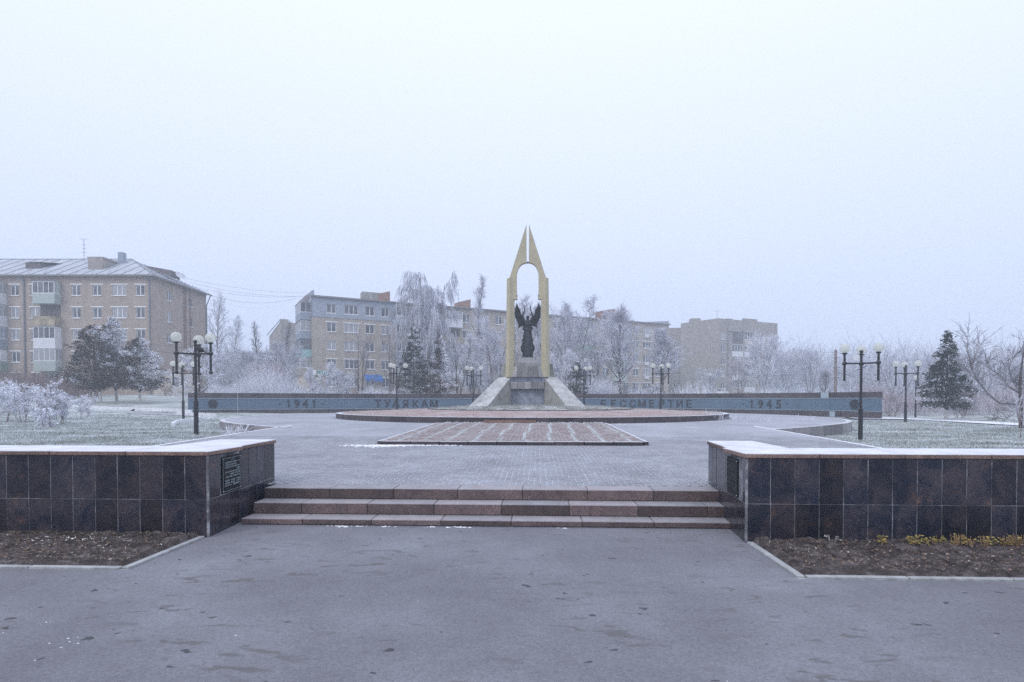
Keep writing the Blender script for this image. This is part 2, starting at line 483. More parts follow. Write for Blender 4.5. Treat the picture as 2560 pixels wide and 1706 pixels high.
class MB:
    def __init__(s, M=None):
        s.v, s.f, s.M = [], [], M
    def add(s, vs, fs):
        n = len(s.v)
        for p in vs:
            p = Vector(p)
            if s.M is not None:
                p = s.M @ p
            s.v.append(p)
        for f in fs:
            s.f.append([i + n for i in f])
        return s
    def box(s, x0, x1, y0, y1, z0, z1):
        return s.add([(x0, y0, z0), (x1, y0, z0), (x1, y1, z0), (x0, y1, z0), (x0, y0, z1), (x1, y0, z1), (x1, y1, z1), (x0, y1, z1)],
                     [(0, 3, 2, 1), (4, 5, 6, 7), (0, 1, 5, 4), (1, 2, 6, 5), (2, 3, 7, 6), (3, 0, 4, 7)])
    def prism(s, poly, z0, z1, axis='z'):
        """poly in the plane, extruded along axis; axis y: poly is (x,z)"""
        n = len(poly)
        if axis == 'z':
            vs = [(x, y, z0) for x, y in poly] + [(x, y, z1) for x, y in poly]
        elif axis == 'y':
            vs = [(x, z0, z) for x, z in poly] + [(x, z1, z) for x, z in poly]
        else:
            vs = [(z0, y, z) for y, z in poly] + [(z1, y, z) for y, z in poly]
        fs = [list(range(n))[::-1], list(range(n, 2 * n))] + [(i, (i + 1) % n, n + (i + 1) % n, n + i) for i in range(n)]
        return s.add(vs, fs)
    def tube(s, pts, rs, k=8, caps=True):
        pts = [Vector(p) for p in pts]
        if not hasattr(rs, '__len__'):
            rs = [rs] * len(pts)
        n = len(s.v)
        vs = []
        for i, p in enumerate(pts):
            d = (pts[min(i + 1, len(pts) - 1)] - pts[max(i - 1, 0)]).normalized()
            a = d.orthogonal().normalized() if i == 0 or abs(d.dot(a)) > 0.95 else (a - d * a.dot(d)).normalized()
            c = d.cross(a)
            for j in range(k):
                t = 2 * PI * j / k
                vs.append(p + (a * math.cos(t) + c * math.sin(t)) * rs[i])
        fs = []
        for i in range(len(pts) - 1):
            for j in range(k):
                fs.append((i * k + j, i * k + (j + 1) % k, (i + 1) * k + (j + 1) % k, (i + 1) * k + j))
        if caps:
            fs.append(list(range(k))[::-1])
            fs.append([(len(pts) - 1) * k + j for j in range(k)])
        return s.add(vs, fs)
    def lathe(s, prof, k=16, c=(0, 0)):
        vs, fs = [], []
        for r, z in prof:
            for j in range(k):
                t = 2 * PI * j / k
                vs.append((c[0] + r * math.cos(t), c[1] + r * math.sin(t), z))
        for i in range(len(prof) - 1):
            for j in range(k):
                fs.append((i * k + j, i * k + (j + 1) % k, (i + 1) * k + (j + 1) % k, (i + 1) * k + j))
        fs.append(list(range(k))[::-1])
        fs.append([(len(prof) - 1) * k + j for j in range(k)])
        return s.add(vs, fs)
    def ball(s, c, r, k=12, sq=1.0):
        n = max(4, k // 2)
        return s_lathe_ball(s, c, r, k, n, sq)
    def mesh(s, name, mat, smooth=False, bevel=0.0, off=(0, 0, 0)):
        me = bpy.data.meshes.new(name)
        off = Vector(off)
        me.from_pydata([p - off for p in s.v], [], s.f)
        if bevel:
            bm = bmesh.new()
            bm.from_mesh(me)
            bmesh.ops.bevel(bm, geom=bm.edges[:], offset=bevel, segments=1, affect='EDGES')
            bm.to_mesh(me)
            bm.free()
        if smooth:
            me.polygons.foreach_set('use_smooth', [True] * len(me.polygons))
        me.materials.append(MT[mat] if isinstance(mat, str) else mat)
        me.update()
        return me
    def build(s, name, mat, parent=None, smooth=False, bevel=0.0, world=False, **props):
        """world=True: vertices are world coordinates, made local to an unrotated parent"""
        off = parent.location if (parent and world) else (0, 0, 0)
        return link(name, s.mesh(name, mat, smooth, bevel, off), parent, **props)

def s_lathe_ball(s, c, r, k, n, sq):
    vs, fs = [(c[0], c[1], c[2] - r * sq)], []
    for i in range(1, n):
        a = -PI / 2 + PI * i / n
        for j in range(k):
            t = 2 * PI * j / k
            vs.append((c[0] + r * math.cos(a) * math.cos(t), c[1] + r * math.cos(a) * math.sin(t), c[2] + r * math.sin(a) * sq))
    vs.append((c[0], c[1], c[2] + r * sq))
    for j in range(k):
        fs.append((0, 1 + (j + 1) % k, 1 + j))
        fs.append((len(vs) - 1, 1 + (n - 2) * k + j, 1 + (n - 2) * k + (j + 1) % k))
    for i in range(n - 2):
        for j in range(k):
            fs.append((1 + i * k + j, 1 + i * k + (j + 1) % k, 1 + (i + 1) * k + (j + 1) % k, 1 + (i + 1) * k + j))
    return s.add(vs, fs)

_boxes = {}
def bevel_box(sx, sy, sz, bev, mat):
    """shared bevelled box, centred in x and y, bottom at z=0"""
    key = (round(sx, 3), round(sy, 3), round(sz, 3), bev, mat)
    if key not in _boxes:
        _boxes[key] = MB().box(-sx / 2, sx / 2, -sy / 2, sy / 2, 0, sz).mesh('block', mat, bevel=bev)
    return _boxes[key]

def ray(px, py):
    xc, yc = (px - 1280) / F, (CY - py) / F
    d = Vector((xc, math.cos(PITCH) + yc * math.sin(PITCH), -math.sin(PITCH) + yc * math.cos(PITCH)))
    return d / d.y

def at(px, py, dist):
    """point seen at a pixel of the photograph at a given depth"""
    return Vector((0, 0, EYE)) + ray(px, py) * dist

def onz(px, py, z):
    r = ray(px, py)
    return Vector((0, 0, EYE)) + r * ((z - EYE) / r.z)

# plaza frame: u across the stairs, v along the axis of the monument
TH = 0.043
SX, SY = -0.36, 8.9
CT, ST = math.cos(TH), math.sin(TH)
def uv(u, v, z=0.0):
    return Vector((SX + u * CT + v * ST, SY - u * ST + v * CT, z))
def toUV(x, y):
    dx, dy = x - SX, y - SY
    return dx * CT - dy * ST, dx * ST + dy * CT
PM = Matrix(((CT, ST, 0, SX), (-ST, CT, 0, SY), (0, 0, 1, 0), (0, 0, 0, 1)))
PROT = -TH
def zp(v):
    return 0.3 * min(1, max(0, (v - 0.5) / 15.5))
ZA = -0.42                       # lower asphalt
UC, VC = 0.31, 29.15             # centre of the monument circle
CEN = uv(UC, VC)
RD = 18.2                        # paved disc
RP = 12.2                        # raised round bed

def interp(x, pts):
    if x <= pts[0][0]:
        return pts[0][1]
    for (a, b), (c, d) in zip(pts, pts[1:]):
        if x <= c:
            t = (x - a) / (c - a)
            t = t * t * (3 - 2 * t)
            return b + (d - b) * t
    return pts[-1][1]
PL = [(26, -0.05), (40, 0.12), (46, 0.42), (54, 1.15), (70, 2.0)]
PR = [(27, -0.15), (38, -0.06), (46, 0.02), (60, 0.9), (76, 2.05)]
PC = [(40, -0.2), (46, 0.16), (54, 0.22), (58, 0.9), (70, 2.0)]
def zt(x, y):
    a = interp(y, [(30, 5.0), (42, 20.0)])
    c = interp(y, [(30, 8.0), (42, 28.0)])
    zl, zr, zc = interp(y, PL), interp(y, PR), interp(y, PC)
    w = min(1, max(0, (abs(x) - a) / (c - a)))
    z = zc * (1 - w) + (zl if x < 0 else zr) * w
    z += 0.05 * noise.noise(Vector((x * 0.18, y * 0.18, 0.3))) * min(1, max(0, (y - 12) / 20))
    u, v = toUV(x, y)
    r = math.hypot(u - UC, v - VC)
    if r < RD + 0.1 or (abs(u) < 9.7 and v < VC):
        z = min(z, zp(v) - 0.2) if v > 3 else -0.95
    return z
def ground(px, py):
    r = ray(px, py)
    d = 9.0
    while d < 300:
        p = Vector((0, 0, EYE)) + r * d
        if p.z <= zt(p.x, p.y):
            return p
        d += 0.1
    return p
def gz(px, d):
    """ground point below a pixel column at a depth"""
    x = (px - 1280) / F * d
    return Vector((x, d, zt(x, d)))

# ------------------------------------------------------------------ the setting
us = np.concatenate([np.linspace(-430, -70, 19), np.linspace(-64, -24, 31), np.linspace(-23, 23, 70), np.linspace(24, 64, 31), np.linspace(70, 430, 19)])
vs_ = np.concatenate([np.linspace(-0.9, 50, 92), np.linspace(51, 90, 34), np.linspace(100, 420, 12)])
V = [(*uv(u, v)[:2], zt(*uv(u, v)[:2])) for v in vs_ for u in us]
nu = len(us)
q = np.array([(j * nu + i, j * nu + i + 1, (j + 1) * nu + i + 1, (j + 1) * nu + i) for j in range(len(vs_) - 1) for i in range(nu - 1)])
link('lawn', mesh_np('lawn', V, [q], 'lawn', True), kind='structure')

b = MB(PM)
b.add([(-430, -200, ZA), (430, -200, ZA), (430, -0.35, ZA), (-430, -0.35, ZA)], [(0, 1, 2, 3)])
b.build('asphalt', 'asphalt', kind='structure')

VN = 9.93                        # pavers are built one by one up to here
bed = MB(PM)
def strip(mb, u0, u1, va, vb, n, dz):
    for i in range(n):
        a, c = va + (vb - va) * i / n, va + (vb - va) * (i + 1) / n
        mb.add([(u0, a, zp(a) + dz), (u1, a, zp(a) + dz), (u1, c, zp(c) + dz), (u0, c, zp(c) + dz)], [(0, 1, 2, 3)])
strip(bed, -9.6, 9.6, 0.42, VN, 10, -0.007)
strip(bed, -9.6, -3.9, -0.62, 0.42, 1, -0.007)
strip(bed, 3.9, 9.6, -0.62, 0.42, 1, -0.007)
bedo = bed.build('paving_bed', 'paver_bed', kind='structure')
rng = np.random.default_rng(4)
pv, pf = [], []
rows = int((VN + 0.6) / 0.1)
for j in range(rows):
    v0 = -0.58 + j * 0.1 if j < 10 else 0.424 + (j - 10) * 0.1
    if v0 + 0.1 > VN + 0.02:
        break
    off = 0.1 * (j % 2)
    uu = -9.6 + off + np.arange(96) * 0.2
    uu = uu[uu + 0.2 <= 9.61]
    if v0 < 0.4:
        uu = uu[(uu > 4.0) | (uu + 0.2 < -4.0)]
    elif v0 > 7.05:
        uu = uu[(uu > 3.7) | (uu + 0.2 < -3.62)]
    n = len(uu)
    h = rng.uniform(-0.0015, 0.0015, (n, 4))
    x0, x1 = uu + 0.0045, uu + 0.1955
    y0, y1 = v0 + 0.002, v0 + 0.098
    base = len(pv) * 8
    z0, z1 = zp(y0), zp(y1)
    for i in range(n):
        pv.append([(x0[i], y0, z0 + h[i, 0]), (x1[i], y0, z0 + h[i, 1]), (x1[i], y1, z1 + h[i, 2]), (x0[i], y1, z1 + h[i, 3]),
                   (x0[i], y0, z0 - .02), (x1[i], y0, z0 - .02), (x1[i], y1, z1 - .02), (x0[i], y1, z1 - .02)])
A = np.array(pv)
n = len(A)
W = np.empty_like(A)
W[..., 0] = SX + A[..., 0] * CT + A[..., 1] * ST
W[..., 1] = SY - A[..., 0] * ST + A[..., 1] * CT
W[..., 2] = A[..., 2]
ff = np.array([(0, 1, 2, 3), (0, 4, 5, 1), (1, 5, 6, 2), (2, 6, 7, 3), (3, 7, 4, 0)])
fa = (ff[None] + (np.arange(n) * 8)[:, None, None]).reshape(-1, 4)
jm = []
for i in range(n):
    x1, y0, z0 = A[i, 1, 0], A[i, 1, 1], A[i, 1, 2]
    if rng.random() < (0.8 if -2.5 < x1 < 4.2 else 0.2):
        g = 0.0095 if rng.random() < .7 else 0.005
        zt_ = zp(y0) - 0.0012
        jm.append([(x1 - .001, y0 + .012 * rng.random(), zt_), (x1 + g, y0 + .012 * rng.random(), zt_), (x1 + g, y0 + .08 + .02 * rng.random(), zp(y0 + .1) - .0012), (x1 - .001, y0 + .08 + .02 * rng.random(), zp(y0 + .1) - .0012)])
J = np.array(jm)
JW = np.empty_like(J)
JW[..., 0] = SX + J[..., 0] * CT + J[..., 1] * ST
JW[..., 1] = SY - J[..., 0] * ST + J[..., 1] * CT
JW[..., 2] = J[..., 2]
link('joint_frost', mesh_np('joint_frost', JW.reshape(-1, 3), [np.arange(len(J) * 4).reshape(-1, 4)], 'joint_frost'), bedo, kind='stuff')
link('paver_field', mesh_np('paver_field', W.reshape(-1, 3), [fa], 'paver'), bedo, kind='stuff')

far = MB(PM)
def vdisc(u):
    return VC - math.sqrt((RD - 0.27) ** 2 - (u - UC) ** 2)
cols = np.linspace(-9.6, 9.6, 25)
for a, c in zip(cols, cols[1:]):
    for i in range(4):
        f0, f1 = i / 4, (i + 1) / 4
        qd = []
        for (uu_, f) in ((a, f0), (c, f0), (c, f1), (a, f1)):
            vv = VN + (vdisc(uu_) - VN) * f
            qd.append((uu_, vv, zp(vv)))
        far.add(qd, [(0, 1, 2, 3)])
far.build('paving', 'paving_far', kind='structure')
# skirts of the approach, down to the lawn
sk = MB(PM)
for s in (-1, 1):
    for i in range(12):
        a, c = -0.62 + 16 * i / 12, -0.62 + 16 * (i + 1) / 12
        u0, u1 = sorted((s * 9.605, s * 9.72))
        sk.add([(u0, a, -0.7), (u1, a, -0.7), (u1, c, -0.7), (u0, c, -0.7), (u0, a, zp(a) + .012), (u1, a, zp(a) + .012), (u1, c, zp(c) + .012), (u0, c, zp(c) + .012)],
               [(0, 1, 5, 4), (1, 2, 6, 5), (2, 3, 7, 6), (3, 0, 4, 7), (4, 5, 6, 7)])
sk.build('path_edging', 'white_kerb', kind='structure')
dm = MB(PM)
rr = [RP - 0.5, 14, 16, RD - 0.27]
K = 120
dv = [(UC + r * math.cos(2 * PI * k / K), VC + r * math.sin(2 * PI * k / K)) for r in rr for k in range(K)]
dm.add([(u, v, zp(v)) for u, v in dv], [(i * K + k, i * K + (k + 1) % K, (i + 1) * K + (k + 1) % K, (i + 1) * K + k) for i in range(3) for k in range(K)])
disc = dm.build('round_plaza', 'paving_far', kind='structure')
# edge stones of the disc
NS = 92
for k in range(NS):
    a0, a1 = 2 * PI * (k + 0.012) / NS, 2 * PI * (k + 0.988) / NS
    am = (a0 + a1) / 2
    if abs(UC + RD * math.cos(am)) < 9.5 and math.sin(am) < 0:
        continue
    mb = MB(PM)
    vsx = []
    for r in (RD - 0.265, RD):
        for a in (a0, a1):
            u, v = UC + r * math.cos(a), VC + r * math.sin(a)
            vsx.append((u, v))
    o = [vsx[0], vsx[2], vsx[3], vsx[1]]
    zt_ = zp(o[1][1]) + 0.015
    mb.prism(o, -0.6, zt_)
    mb.build('edge_stone', 'disc_stone', disc, bevel=0.008)

# ------------------------------------------------------------------ steps
st = thing('granite_steps', 'three reddish granite steps with frosted treads between the two dark walls', 'steps', uv(0, 0, ZA), PROT)
tops = [(0.0, 0.165, 0.0, 0.42), (-0.165, 0.165, -0.37, 0.02), (-0.33, 0.085, -0.73, -0.35)]
rnd = random.Random(2)
for i, (zt0, hh, va, vb) in enumerate(tops):
    shift = (0.02, -0.28, -0.12)[i]
    edges = [-3.52] + [-3.5 + shift + k + (0.0 if k else 0) for k in range(1, 8) if -3.3 < -3.5 + shift + k < 3.3] + [3.52]
    for a, c in zip(edges, edges[1:]):
        me = bevel_box(c - a - 0.009, vb - va, hh - 0.006, 0.008, 'step')
        link('step_slab', me, st, ((a + c) / 2, (va + vb) / 2 + rnd.uniform(-.004, .004), zt0 - hh + 0.003 - ZA), (0, rnd.uniform(-.002, .002), 0))
    MB().box(-3.5, 3.5, va + 0.03, vb, -0.1, zt0 - 0.014 - ZA).build('mortar_core', 'eave', st)

# ------------------------------------------------------------------ dark granite retaining walls
ZC0, ZC1, ZM = 0.645, 0.705, 0.073
def tile_run(parent, p0, p1, ztop, zbot, w, first=None, skip=(), jit=0.004):
    """tiles of width w along p0->p1 (plaza frame u,v); outward normal is to the right of the direction"""
    d = Vector((p1[0] - p0[0], p1[1] - p0[1]))
    L = d.length
    d.normalize()
    ang = math.atan2(d.y, d.x)
    xs = [0.0]
    while xs[-1] < L - 0.12:
        xs.append(min(L, xs[-1] + (first if (first and len(xs) == 1) else w)))
    xs[-1] = L
    for i, (a, c) in enumerate(zip(xs, xs[1:])):
        if i in skip:
            continue
        me = bevel_box(c - a - (0.008 + 0.006 * rnd.random()), 0.03, ztop - zbot - 0.008, 0.003, 'tile')
        m = (a + c) / 2
        nrm = Vector((d.y, -d.x))
        c2 = Vector(p0) + d * m + nrm * (0.0 + rnd.uniform(-jit, jit) * 0.4)
        off = Vector((c2.x, c2.y, zbot + 0.003)) - Vector((parent['pu'], parent['pv'], ZA))
        link('tile', me, parent, off, (0, 0, ang))

def dark_wall(label, s, ufront, uback, inner, uend, plaque):
    w = thing('granite_wall', label, 'wall', uv(s * 3.5, -1.5, ZA), PROT)
    w['pu'], w['pv'] = s * 3.5, -1.5
    O = Vector((s * 3.5, -1.5, ZA))
    M = Matrix.Translation(-O)
    uf, ub, ui, ue = s * ufront, s * uback, s * inner, s * uend
    VF, VB, VA = -1.5, 0.72, -0.68
    # core with a mortar face just behind the tiles
    e = -0.009
    core = MB(M)
    poly = [(uf + s * e, VF + e), (ub + s * e, VB - e), (ui - s * e, VB - e), (ui - s * e, VA - e), (ue, VA - e), (ue, VF + e)]
    core.prism(poly if s > 0 else poly[::-1], ZA - 0.1, ZC0 - 0.002)
    core.build('core', 'mortar', w)
    xm = ue
    if s > 0:
        tile_run(w, (uf, VF), (uf + 6.0, VF), ZC0, ZM, 0.297, 0.292)
        tile_run(w, (uf, VF), (uf + 6.0, VF), ZM, ZA - 0.05, 0.297, 0.296)
        tile_run(w, (ub, VB), (uf, VF), ZC0, ZM, 0.30, None, (5, 6) if plaque else ())
        tile_run(w, (ub, VB), (uf, VF), ZM, ZA - 0.05, 0.30)
    else:
        tile_run(w, (uf - 6.06, VF), (uf, VF), ZC0, ZM, 0.303)
        tile_run(w, (uf - 6.06, VF), (uf, VF), ZM, ZA - 0.05, 0.303)
        tile_run(w, (uf, VF), (ub, VB), ZC0, ZM, 0.30, 0.31, (1, 2) if plaque else ())
        tile_run(w, (uf, VF), (ub, VB), ZM, ZA - 0.05, 0.30)
    # long plain rest of the wall past the frame
    a, c = sorted((uf + s * 6.1, ue))
    MB(M).box(a, c, VF - 0.012, VF + 0.02, ZA - 0.05, ZC0).build('wall_face', 'tile', w)
    # corner joint filler
    MB(M).box(min(uf - s * .014, uf + s * .012), max(uf - s * .014, uf + s * .012), VF - 0.016, VF + 0.012, ZA, ZC0).build('corner_joint', 'mortar', w)
    # coping
    ov = 0.035
    cw = 1.03
    x = uf - s * ov
    first = True
    gap = 0.008
    while abs(x) < abs(uf) + 9.0:
        ln = (abs(inner) - abs(uf) + 2 * ov) if first else cw
        a, c = sorted((x, x + s * ln))
        me = bevel_box(c - a - gap, (VA - VF) + 2 * ov - 0.004, ZC1 - ZC0, 0.008, 'coping')
        link('coping_slab', me, w, Vector(((a + c) / 2, (VA + VF) / 2, ZC0)) - O)
        x += s * ln
        first = False
    # coping of the flank
    for (v0, v1) in ((VA + ov, 0.03), (0.03, VB + ov)):
        f0 = uf + (ub - uf) * (v0 - VF) / (VB - VF)
        f1 = uf + (ub - uf) * (v1 - VF) / (VB - VF)
        poly = [(f0 - s * ov, v0 + gap / 2), (f1 - s * ov, v1 - gap / 2), (ui + s * ov, v1 - gap / 2), (ui + s * ov, v0 + gap / 2)]
        mb = MB(M)
        mb.prism(poly if s < 0 else poly[::-1], ZC0, ZC1)
        mb.build('coping_slab', 'coping', w, bevel=0.008)
    # plaque
    eng = 'engrave' if s < 0 else 'engrave_dim'
    d = Vector((ub - uf, VB - VF)).normalized()
    ang = math.atan2(d.y, d.x)
    if s > 0:
        ang += PI
    mid = Vector((uf, VF)) + d * 0.62
    zb, zt1 = ZM + 0.01, ZC0 - 0.055
    P = Matrix.Translation(Vector((mid.x, mid.y, 0)) - O) @ Matrix.Rotation(ang, 4, 'Z')
    MB(P).box(-.31, .31, -0.008, 0.02, zb - 0.012, zt1 + 0.05).build('plaque_bed', 'mortar', w)
    pl = MB(P).box(-.285, .285, -0.03, 0.0, zb + 0.004, zt1).build('plaque', 'plaque', w, bevel=0.004)
    pl['label'] = 'black memorial plaque with engraved lines of verse' if s < 0 else 'dark memorial plaque with faint engraving'
    fr = MB(P)
    fx, f0, f1 = .262, zb + 0.026, zt1 - 0.022
    for bx in ((-fx, fx, f0, f0 + .004), (-fx, fx, f1 - .004, f1), (-fx, -fx + .004, f0, f1), (fx - .004, fx, f0, f1)):
        fr.box(bx[0], bx[1], -0.033, -0.029, bx[2], bx[3])
    fr.build('plaque_border', eng, pl)
    for sx in (-1, 1):
        for zz in (zb + 0.03, zt1 - 0.026):
            MB(P).ball((sx * .268, -0.032, zz), .009, 8).build('screw', 'trim', pl)
    tx = MB(P)
    rr_ = random.Random(8)
    lay = [((-.20, -.045), (-.03, .02), (.035, .17), (.185, .24)), ((-.20, -.06), (-.045, .06), (.075, .14)), ((-.20, -.10), (-.085, .055), (.07, .155), (.165, .25)),
           ((.16, .25),), ((-.20, -.115), (-.10, .06), (.075, .25)), ((-.06, .04), (.055, .075), (.085, .25)), ((-.20, -.10), (-.085, .015), (.025, .05), (.06, .18), (.19, .25)),
           None, ((-.20, -.07), (-.03, .10), (.14, .25)), ((-.20, -.07), (-.03, .10), (.14, .25)), ((-.20, -.03), (.03, .24))]
    zz = zt1 - 0.098
    for row in lay:
        if row is None:
            zz -= 0.018
            continue
        for a, c in row:
            x = a
            while x < c - 0.008:
                wd_ = rr_.choice((0.004, 0.004, 0.009))
                tx.box(x, min(c, x + wd_), -0.033, -0.029, zz + (0 if rr_.random() < .8 else .006), zz + 0.022)
                if rr_.random() < .6:
                    hz = rr_.choice((0, .009, .018))
                    tx.box(x, min(c, x + .011), -0.0325, -0.029, zz + hz, zz + hz + .004)
                x += 0.0145
        zz -= 0.0335
    tx.build('lettering', eng, pl, kind='stuff')
    # laurel sprig above the verse
    sp = MB(P)
    for sx in (-1, 1):
        for i in range(5):
            x, z = sx * (.012 + i * .014), zt1 - .062 + (i * .0075) ** 1.0
            sp.add([(x - .008, -.032, z), (x, -.032, z - .006), (x + .008 * sx, -.032, z + .004), (x, -.032, z + .012)], [(0, 1, 2, 3)])
    sp.build('laurel', eng, pl, kind='stuff')
    return w
dark_wall('dark granite tiled wall whose plaque shows its engraved verse, bed of white litter below', -1, 3.55, 3.70, 4.60, 22, True)
dark_wall('dark granite tiled wall with yellowed plants growing at its foot', 1, 3.37, 3.56, 4.22, 22, True)

# soil beds and concrete edging in front of the walls
def soil_bed(s, u0, label, seed):
    n_u, n_v = 200, 44
    vsb = []
    for j in range(n_v + 1):
        for i in range(n_u + 1):
            u = s * (u0 + 0.075 + i * 0.0465)
            v = -2.88 + j * (1.36 / n_v)
            h = ZA + 0.012 + 0.035 * (j / n_v) + 0.05 * abs(noise.noise(Vector((u * 3.1, v * 3.1, seed)))) + 0.022 * noise.noise(Vector((u * 9, v * 9, seed))) + 0.030 * noise.noise(Vector((u * 19, v * 19, seed))) + 0.022 * noise.noise(Vector((u * 41, v * 41, seed)))
            if j == 0 or i == 0:
                h = ZA - 0.02
            vsb.append(uv(u, v, max(h, ZA + 0.004) if j and i else h))
    N = n_u + 1
    q = [(j * N + i, j * N + i + 1, (j + 1) * N + i + 1, (j + 1) * N + i) for j in range(n_v) for i in range(n_u)]
    if s < 0:
        q = [x[::-1] for x in q]
    return link('soil_bed', mesh_np('soil_bed', vsb, [np.array(q)], 'soil', True), kind='structure')
beds = [soil_bed(-1, 3.57, '', 1.0), soil_bed(1, 3.36, '', 7.0)]
for s, u0 in ((-1, 3.57), (1, 3.36)):
    root = link('bed_kerb', MB(PM).box(*sorted((s * u0, s * (u0 + 10))), -2.985, -2.90, ZA - .1, ZA + .001).mesh('bed_kerb', 'kerb'), kind='structure')
    me = bevel_box(0.988, 0.07, 0.14, 0.006, 'kerb')
    for i in range(10):
        link('kerb_stone', me, root, uv(s * (u0 + 0.09 + 0.5 + i), -2.945 + rnd.uniform(-.003, .003), ZA - 0.115), (0, 0, PROT))
    me = bevel_box(0.075, 0.70, 0.14, 0.006, 'kerb')
    for i in range(2):
        link('kerb_stone', me, root, uv(s * (u0 + 0.042), -1.87 - 0.712 * i - 0.02, ZA - 0.115), (0, 0, PROT))

def scatter_flat(name, mat, pts, size, seed, parent=None, curl=0.4, asp=0.5, **props):
    """small bent leaf or scrap quads lying about"""
    r = np.random.default_rng(seed)
    n = len(pts)
    P = np.array([tuple(p) for p in pts])
    a = r.uniform(0, 2 * PI, n)
    L = size * r.uniform(0.55, 1.3, n)
    Wd = L * asp * r.uniform(0.6, 1.3, n)
    dx = np.stack([np.cos(a), np.sin(a), r.uniform(-.35, .35, n)], 1)
    dy = np.stack([-np.sin(a), np.cos(a), r.uniform(-.5, .5, n)], 1)
    up = np.array([0, 0, 1.0])
    lift = (curl * L * r.uniform(0.1, 0.6, n))[:, None] * up
    V = np.stack([P - dx * L[:, None] / 2 + lift, P + dy * Wd[:, None] / 2, P + dx * L[:, None] / 2 + lift, P - dy * Wd[:, None] / 2], 1).reshape(-1, 3)
    V[:, 2] += 0.004
    i = np.arange(n)[:, None] * 4
    f = np.concatenate([i + np.array([[0, 1, 3]]), i + np.array([[1, 2, 3]])])
    # keep one island per leaf: both triangles share the 1-3 edge
    return link(name, mesh_np(name, V, [f], mat), parent, **props)
r = np.random.default_rng(5)
def bed_pts(s, u0, n, vlo, vhi, umax, z=0.05, bias=1.0):
    return [uv(s * (u0 + .15 + (umax) * r.random()), vlo + (vhi - vlo) * r.random() ** bias, ZA + z + 0.03 * r.random()) for _ in range(n)]
scatter_flat('fallen_leaves', 'leaf', bed_pts(-1, 3.57, 2600, -2.86, -1.55, 4.2), 0.034, 1, kind='stuff')
scatter_flat('fallen_leaves', 'leaf', bed_pts(1, 3.36, 2400, -2.86, -1.55, 4.6), 0.036, 2, kind='stuff')
pp = bed_pts(-1, 3.57, 34, -2.8, -1.7, 3.6) + [uv(-4.1 - r.random() * 1.5, -1.95 + r.normal() * .07, ZA + .07) for _ in range(46)]
scatter_flat('paper_scraps', 'paper', pp, 0.042, 3, curl=0.1, asp=0.32, kind='stuff')
# weeds along the foot of the littered wall
def tufts(name, mat, pts, h, seed, n=5, w=0.012, parent=None, lean=0.5, **props):
    r = np.random.default_rng(seed)
    P = np.repeat(np.array([tuple(p) for p in pts]), n, 0)
    m = len(P)
    a = r.uniform(0, 2 * PI, m)
    P = P + np.stack([r.normal(0, .03, m), r.normal(0, .03, m), np.zeros(m)], 1)
    H = h * r.uniform(.4, 1.2, m)
    tip = P + np.stack([np.cos(a) * H * lean * r.random(m), np.sin(a) * H * lean * r.random(m), H], 1)
    sd = np.stack([-np.sin(a), np.cos(a), np.zeros(m)], 1) * w * r.uniform(.6, 1.4, m)[:, None]
    V = np.stack([P - sd, P + sd, tip], 1).reshape(-1, 3)
    f = np.arange(m * 3).reshape(-1, 3)
    return link(name, mesh_np(name, V, [f], mat), parent, **props)
tufts('weeds', 'weed', [uv(-3.7 - r.random() * 3.6, -1.56 - abs(r.normal()) * .09, ZA + .02) for _ in range(360)], 0.06, 9, 5, 0.007, lean=1.8, kind='stuff')
